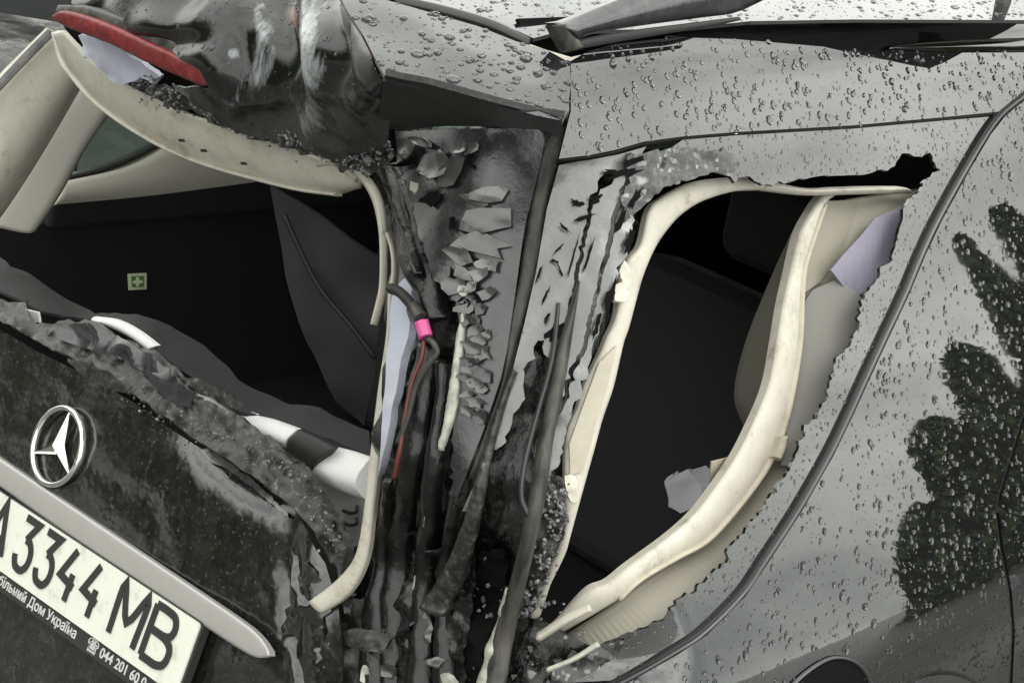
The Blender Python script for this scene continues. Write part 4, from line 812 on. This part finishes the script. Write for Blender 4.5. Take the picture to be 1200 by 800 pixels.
# --- rain drops: thousands of domes sitting on the wet panels
def drops(name, obs, n, rmin, rmax, seed, parent, flat=.55, box_px=None):
    r = np.random.RandomState(seed); V = []; Fc = []
    TR = []
    for ob in obs:
        P, tr, N = GEO[ob.name]; TR.append(np.stack([P[tr[:, 0]], P[tr[:, 1]], P[tr[:, 2]]], 1))
    TR = np.concatenate(TR); fn = np.cross(TR[:, 1] - TR[:, 0], TR[:, 2] - TR[:, 0]); ar = np.linalg.norm(fn, axis=1)
    cen = TR.mean(1); q = (cen - CAM) @ M; px = 600 + FPX * q[:, 0] / -q[:, 2]; py = 400 - FPX * q[:, 1] / -q[:, 2]
    ok = (px > -10) & (px < 1210) & (py > -10) & (py < 810); ar = ar * ok
    idx = r.choice(len(TR), n, p=ar / ar.sum()); fn /= np.linalg.norm(fn, axis=1)[:, None] + 1e-12
    seg = 8; rings = ((1, 0), (.86, .42), (.5, .82))
    for i in idx:
        a, b = r.rand(2)
        if a + b > 1: a, b = 1 - a, 1 - b
        c = TR[i, 0] + a * (TR[i, 1] - TR[i, 0]) + b * (TR[i, 2] - TR[i, 0]); nn = fn[i]
        if nn @ (CAM - c) < 0: nn = -nn
        R = rmin + (rmax - rmin) * r.rand() ** 4.0 * (1.5 if r.rand() < .06 else 1)
        u = np.cross(nn, (0, 0, 1.)); u /= np.linalg.norm(u) + 1e-9; v = np.cross(nn, u)
        st = r.uniform(.85, 1.35); o = len(V); ph = r.rand() * 6
        wob = 1 + .12 * np.sin(2 * np.arange(seg) * 2 * math.pi / seg + ph)
        for rr, hh in rings:
            for s in range(seg):
                an = 2 * math.pi * s / seg
                V.append(c + nn * (R * flat * hh - .0001) + (u * math.cos(an) + v * math.sin(an) * st) * R * rr * wob[s])
        V.append(c + nn * R * flat)
        for k in range(2):
            for s in range(seg): Fc.append((o + k * seg + s, o + k * seg + (s + 1) % seg, o + (k + 1) * seg + (s + 1) % seg, o + (k + 1) * seg + s))
        for s in range(seg): Fc.append((o + 2 * seg + s, o + 2 * seg + (s + 1) % seg, o + 3 * seg))
    ob = mesh_obj(name, V, Fc, WATER, parent, True); bm_fix(ob)
    return tag(ob, kind='stuff')
drops('raindrops', [quarter, door], 4300, .0006, .0042, 1, car)
drops('raindrops', [cant], 1700, .0006, .0044, 2, car)
drops('raindrops', [glass], 2200, .0005, .0024, 3, car)
drops('raindrops', [spoiler], 420, .0008, .0055, 4, car)
drops('raindrops', [crushed], 700, .0006, .003, 14, car)
drops('raindrops', [roof], 900, .001, .0042, 5, car)
drops('raindrops', [tail], 5200, .0005, .0017, 6, car, flat=.4)

# --- parked car far behind
def far_car(x, y, rz):
    root = bpy.data.objects.new('parked_car', None); COL.objects.link(root); root.location = (x, y, 0); root.rotation_euler = (0, 0, rz)
    tag(root, 'dark parked car on the wet asphalt beyond the open tailgate', 'car')
    prof = [(-2.2, .17), (-2.25, .75), (-2.1, .95), (-1.5, 1.02), (-.8, 1.45), (.9, 1.48), (1.7, 1.05), (2.15, .98), (2.25, .7), (2.2, .17)]
    V = []; 
    for yy, ins in ((-.88, .12), (-.80, 0), (.80, 0), (.88, .12)):
        for (a, b) in prof: V.append((a * (1 - .02 * (ins > 0)), yy * (1 - (.12 if b > 1.1 else 0)), b - ins * .2 if b > .5 else b))
    n = len(prof); Fc = []
    for k in range(3):
        for i in range(n): Fc.append((k * n + i, k * n + (i + 1) % n, (k + 1) * n + (i + 1) % n, (k + 1) * n + i))
    Fc += [tuple(range(n - 1, -1, -1)), tuple(3 * n + i for i in range(n))]
    b = mesh_obj('body', V, Fc, SILVER, root, False); bm_fix(b)
    for sx in (-1.4, 1.4):
        for sy in (-.80, .80):
            pts = np.array([(sx, sy - .11, .33), (sx, sy + .11, .33)]); o = tube('wheel', pts, .33, TYRE, root, seg=28, n=4, smooth=False)
            tube('rim', np.array([(sx, sy - .115, .33), (sx, sy + .115, .33)]), .2, SATIN, o, seg=16, n=4, smooth=False)
    for sy in (-.62, .62):
        box('headlight', (-2.27, sy - .16, .70), (-2.15, sy + .16, .84), LAMP, root, bevel=.03)
        box('tail_light', (2.15, sy - .14, .74), (2.27, sy + .14, .92), RED, root, bevel=.03)
    for sy in (-.80, .80):
        box('side_window', (-.75, sy - .02, 1.06), (.9, sy + .02, 1.36), GLASSY, root, bevel=.01)
    return root
g0 = PZ(0)([(28, 66)])[0]; aw = (g0 - CAM)[:2]; aw /= np.linalg.norm(aw)
far_car(g0[0] + aw[0] * 1.0, g0[1] + aw[1] * 1.0, math.atan2(aw[1], aw[0]) + math.radians(80))

# --- trees standing on the right of the car, mirrored in its flank
def tree(x, y, h, rad, seed, label):
    r = np.random.RandomState(seed)
    root = bpy.data.objects.new('tree', None); COL.objects.link(root); root.location = (x, y, 0)
    tag(root, label, 'tree', 'trees behind the car' if 'broad' in label else 'low trees across the asphalt' if 'low' in label else 'tall trees across the asphalt')
    tr = tube('trunk', np.array([(0, 0, -.1), (.05, .02, h * .3), (-.04, .05, h * .6), (0, 0, h * .92)]), [.16, .13, .09, .03], BARK, root, seg=9)
    cone = 'mirrored in the flank' in label
    n = 9000 if cone else 4200
    tz = r.rand(n) ** (1.1 if cone else .9); zz = h * ((.02 if cone else .12) + (.98 if cone else .88) * tz)
    env = rad * np.clip(1.02 - tz ** 2.6, 0, 1) ** .6 if cone else rad * np.sin(np.pi * np.clip(tz * .86 + .14, 0, 1)) ** .8
    env = env * (1 + (.1 if cone else .25) * np.sin(zz * 3 + seed))
    an = r.rand(n) * 6.283; rr = env * np.sqrt(r.rand(n)) * (1 + .18 * np.sin(an * 3 + zz * 2))
    c = np.stack([rr * np.cos(an), rr * np.sin(an), zz], 1)
    a = r.normal(0, 1, (n, 3)); a /= np.linalg.norm(a, axis=1)[:, None]; b = np.cross(a, r.normal(0, 1, (n, 3))); b /= np.linalg.norm(b, axis=1)[:, None]
    sz = r.uniform(.06, .14, (n, 1)) * (1 if cone else 1.6)
    V = np.stack([c - a * sz, c - b * sz * .6, c + a * sz, c + b * sz * .6], 1).reshape(-1, 3); Fc = np.arange(4 * n).reshape(-1, 4)
    mesh_obj('crown', V, Fc, LEAF, root, False)
TREES = []
for az, dist, h, rad in ((58.0, 22, 7.9, 1.05), (61.2, 22, 8.2, 1.2), (65, 23, 7.6, 1.6), (69.5, 24, 8.0, 1.8), (75, 24, 8.2, 2.0), (81, 24, 8.0, 2.1)):
    TREES.append((.85 + dist * math.cos(math.radians(az)), .7 + dist * math.sin(math.radians(az)), h, rad, 'tall narrow green tree across the asphalt, mirrored in the flank'))
for az, dist, h, rad in ((47.4, 21, 3.1, .9), (50.2, 21, 4.7, 1.15), (53.8, 21, 6.0, 1.1), (56.6, 21, 5.0, 1.2)):
    TREES.append((.85 + dist * math.cos(math.radians(az)), .7 + dist * math.sin(math.radians(az)), h, rad, 'low bushy green tree across the asphalt, mirrored in the flank'))
for az, dist, h, rad in ((-92, 15, 4.6, 1.9), (-102, 14, 5.0, 2.0), (-112, 15, 4.8, 2.1), (-121, 14, 5.4, 2.0), (-130, 15, 5.2, 2.1), (-139, 14, 6.9, 2.0), (-149, 15, 6.4, 2.1), (-160, 15, 6.6, 2.1)):
    TREES.append((.5 + dist * math.cos(math.radians(az)), dist * math.sin(math.radians(az)), h, rad, 'broad leafy tree behind the car, mirrored darkly in the tailgate'))
for i, (x, y, h, rad, lb) in enumerate(TREES): tree(x, y, h, rad, 20 + i, lb)
bpy.context.view_layer.update()
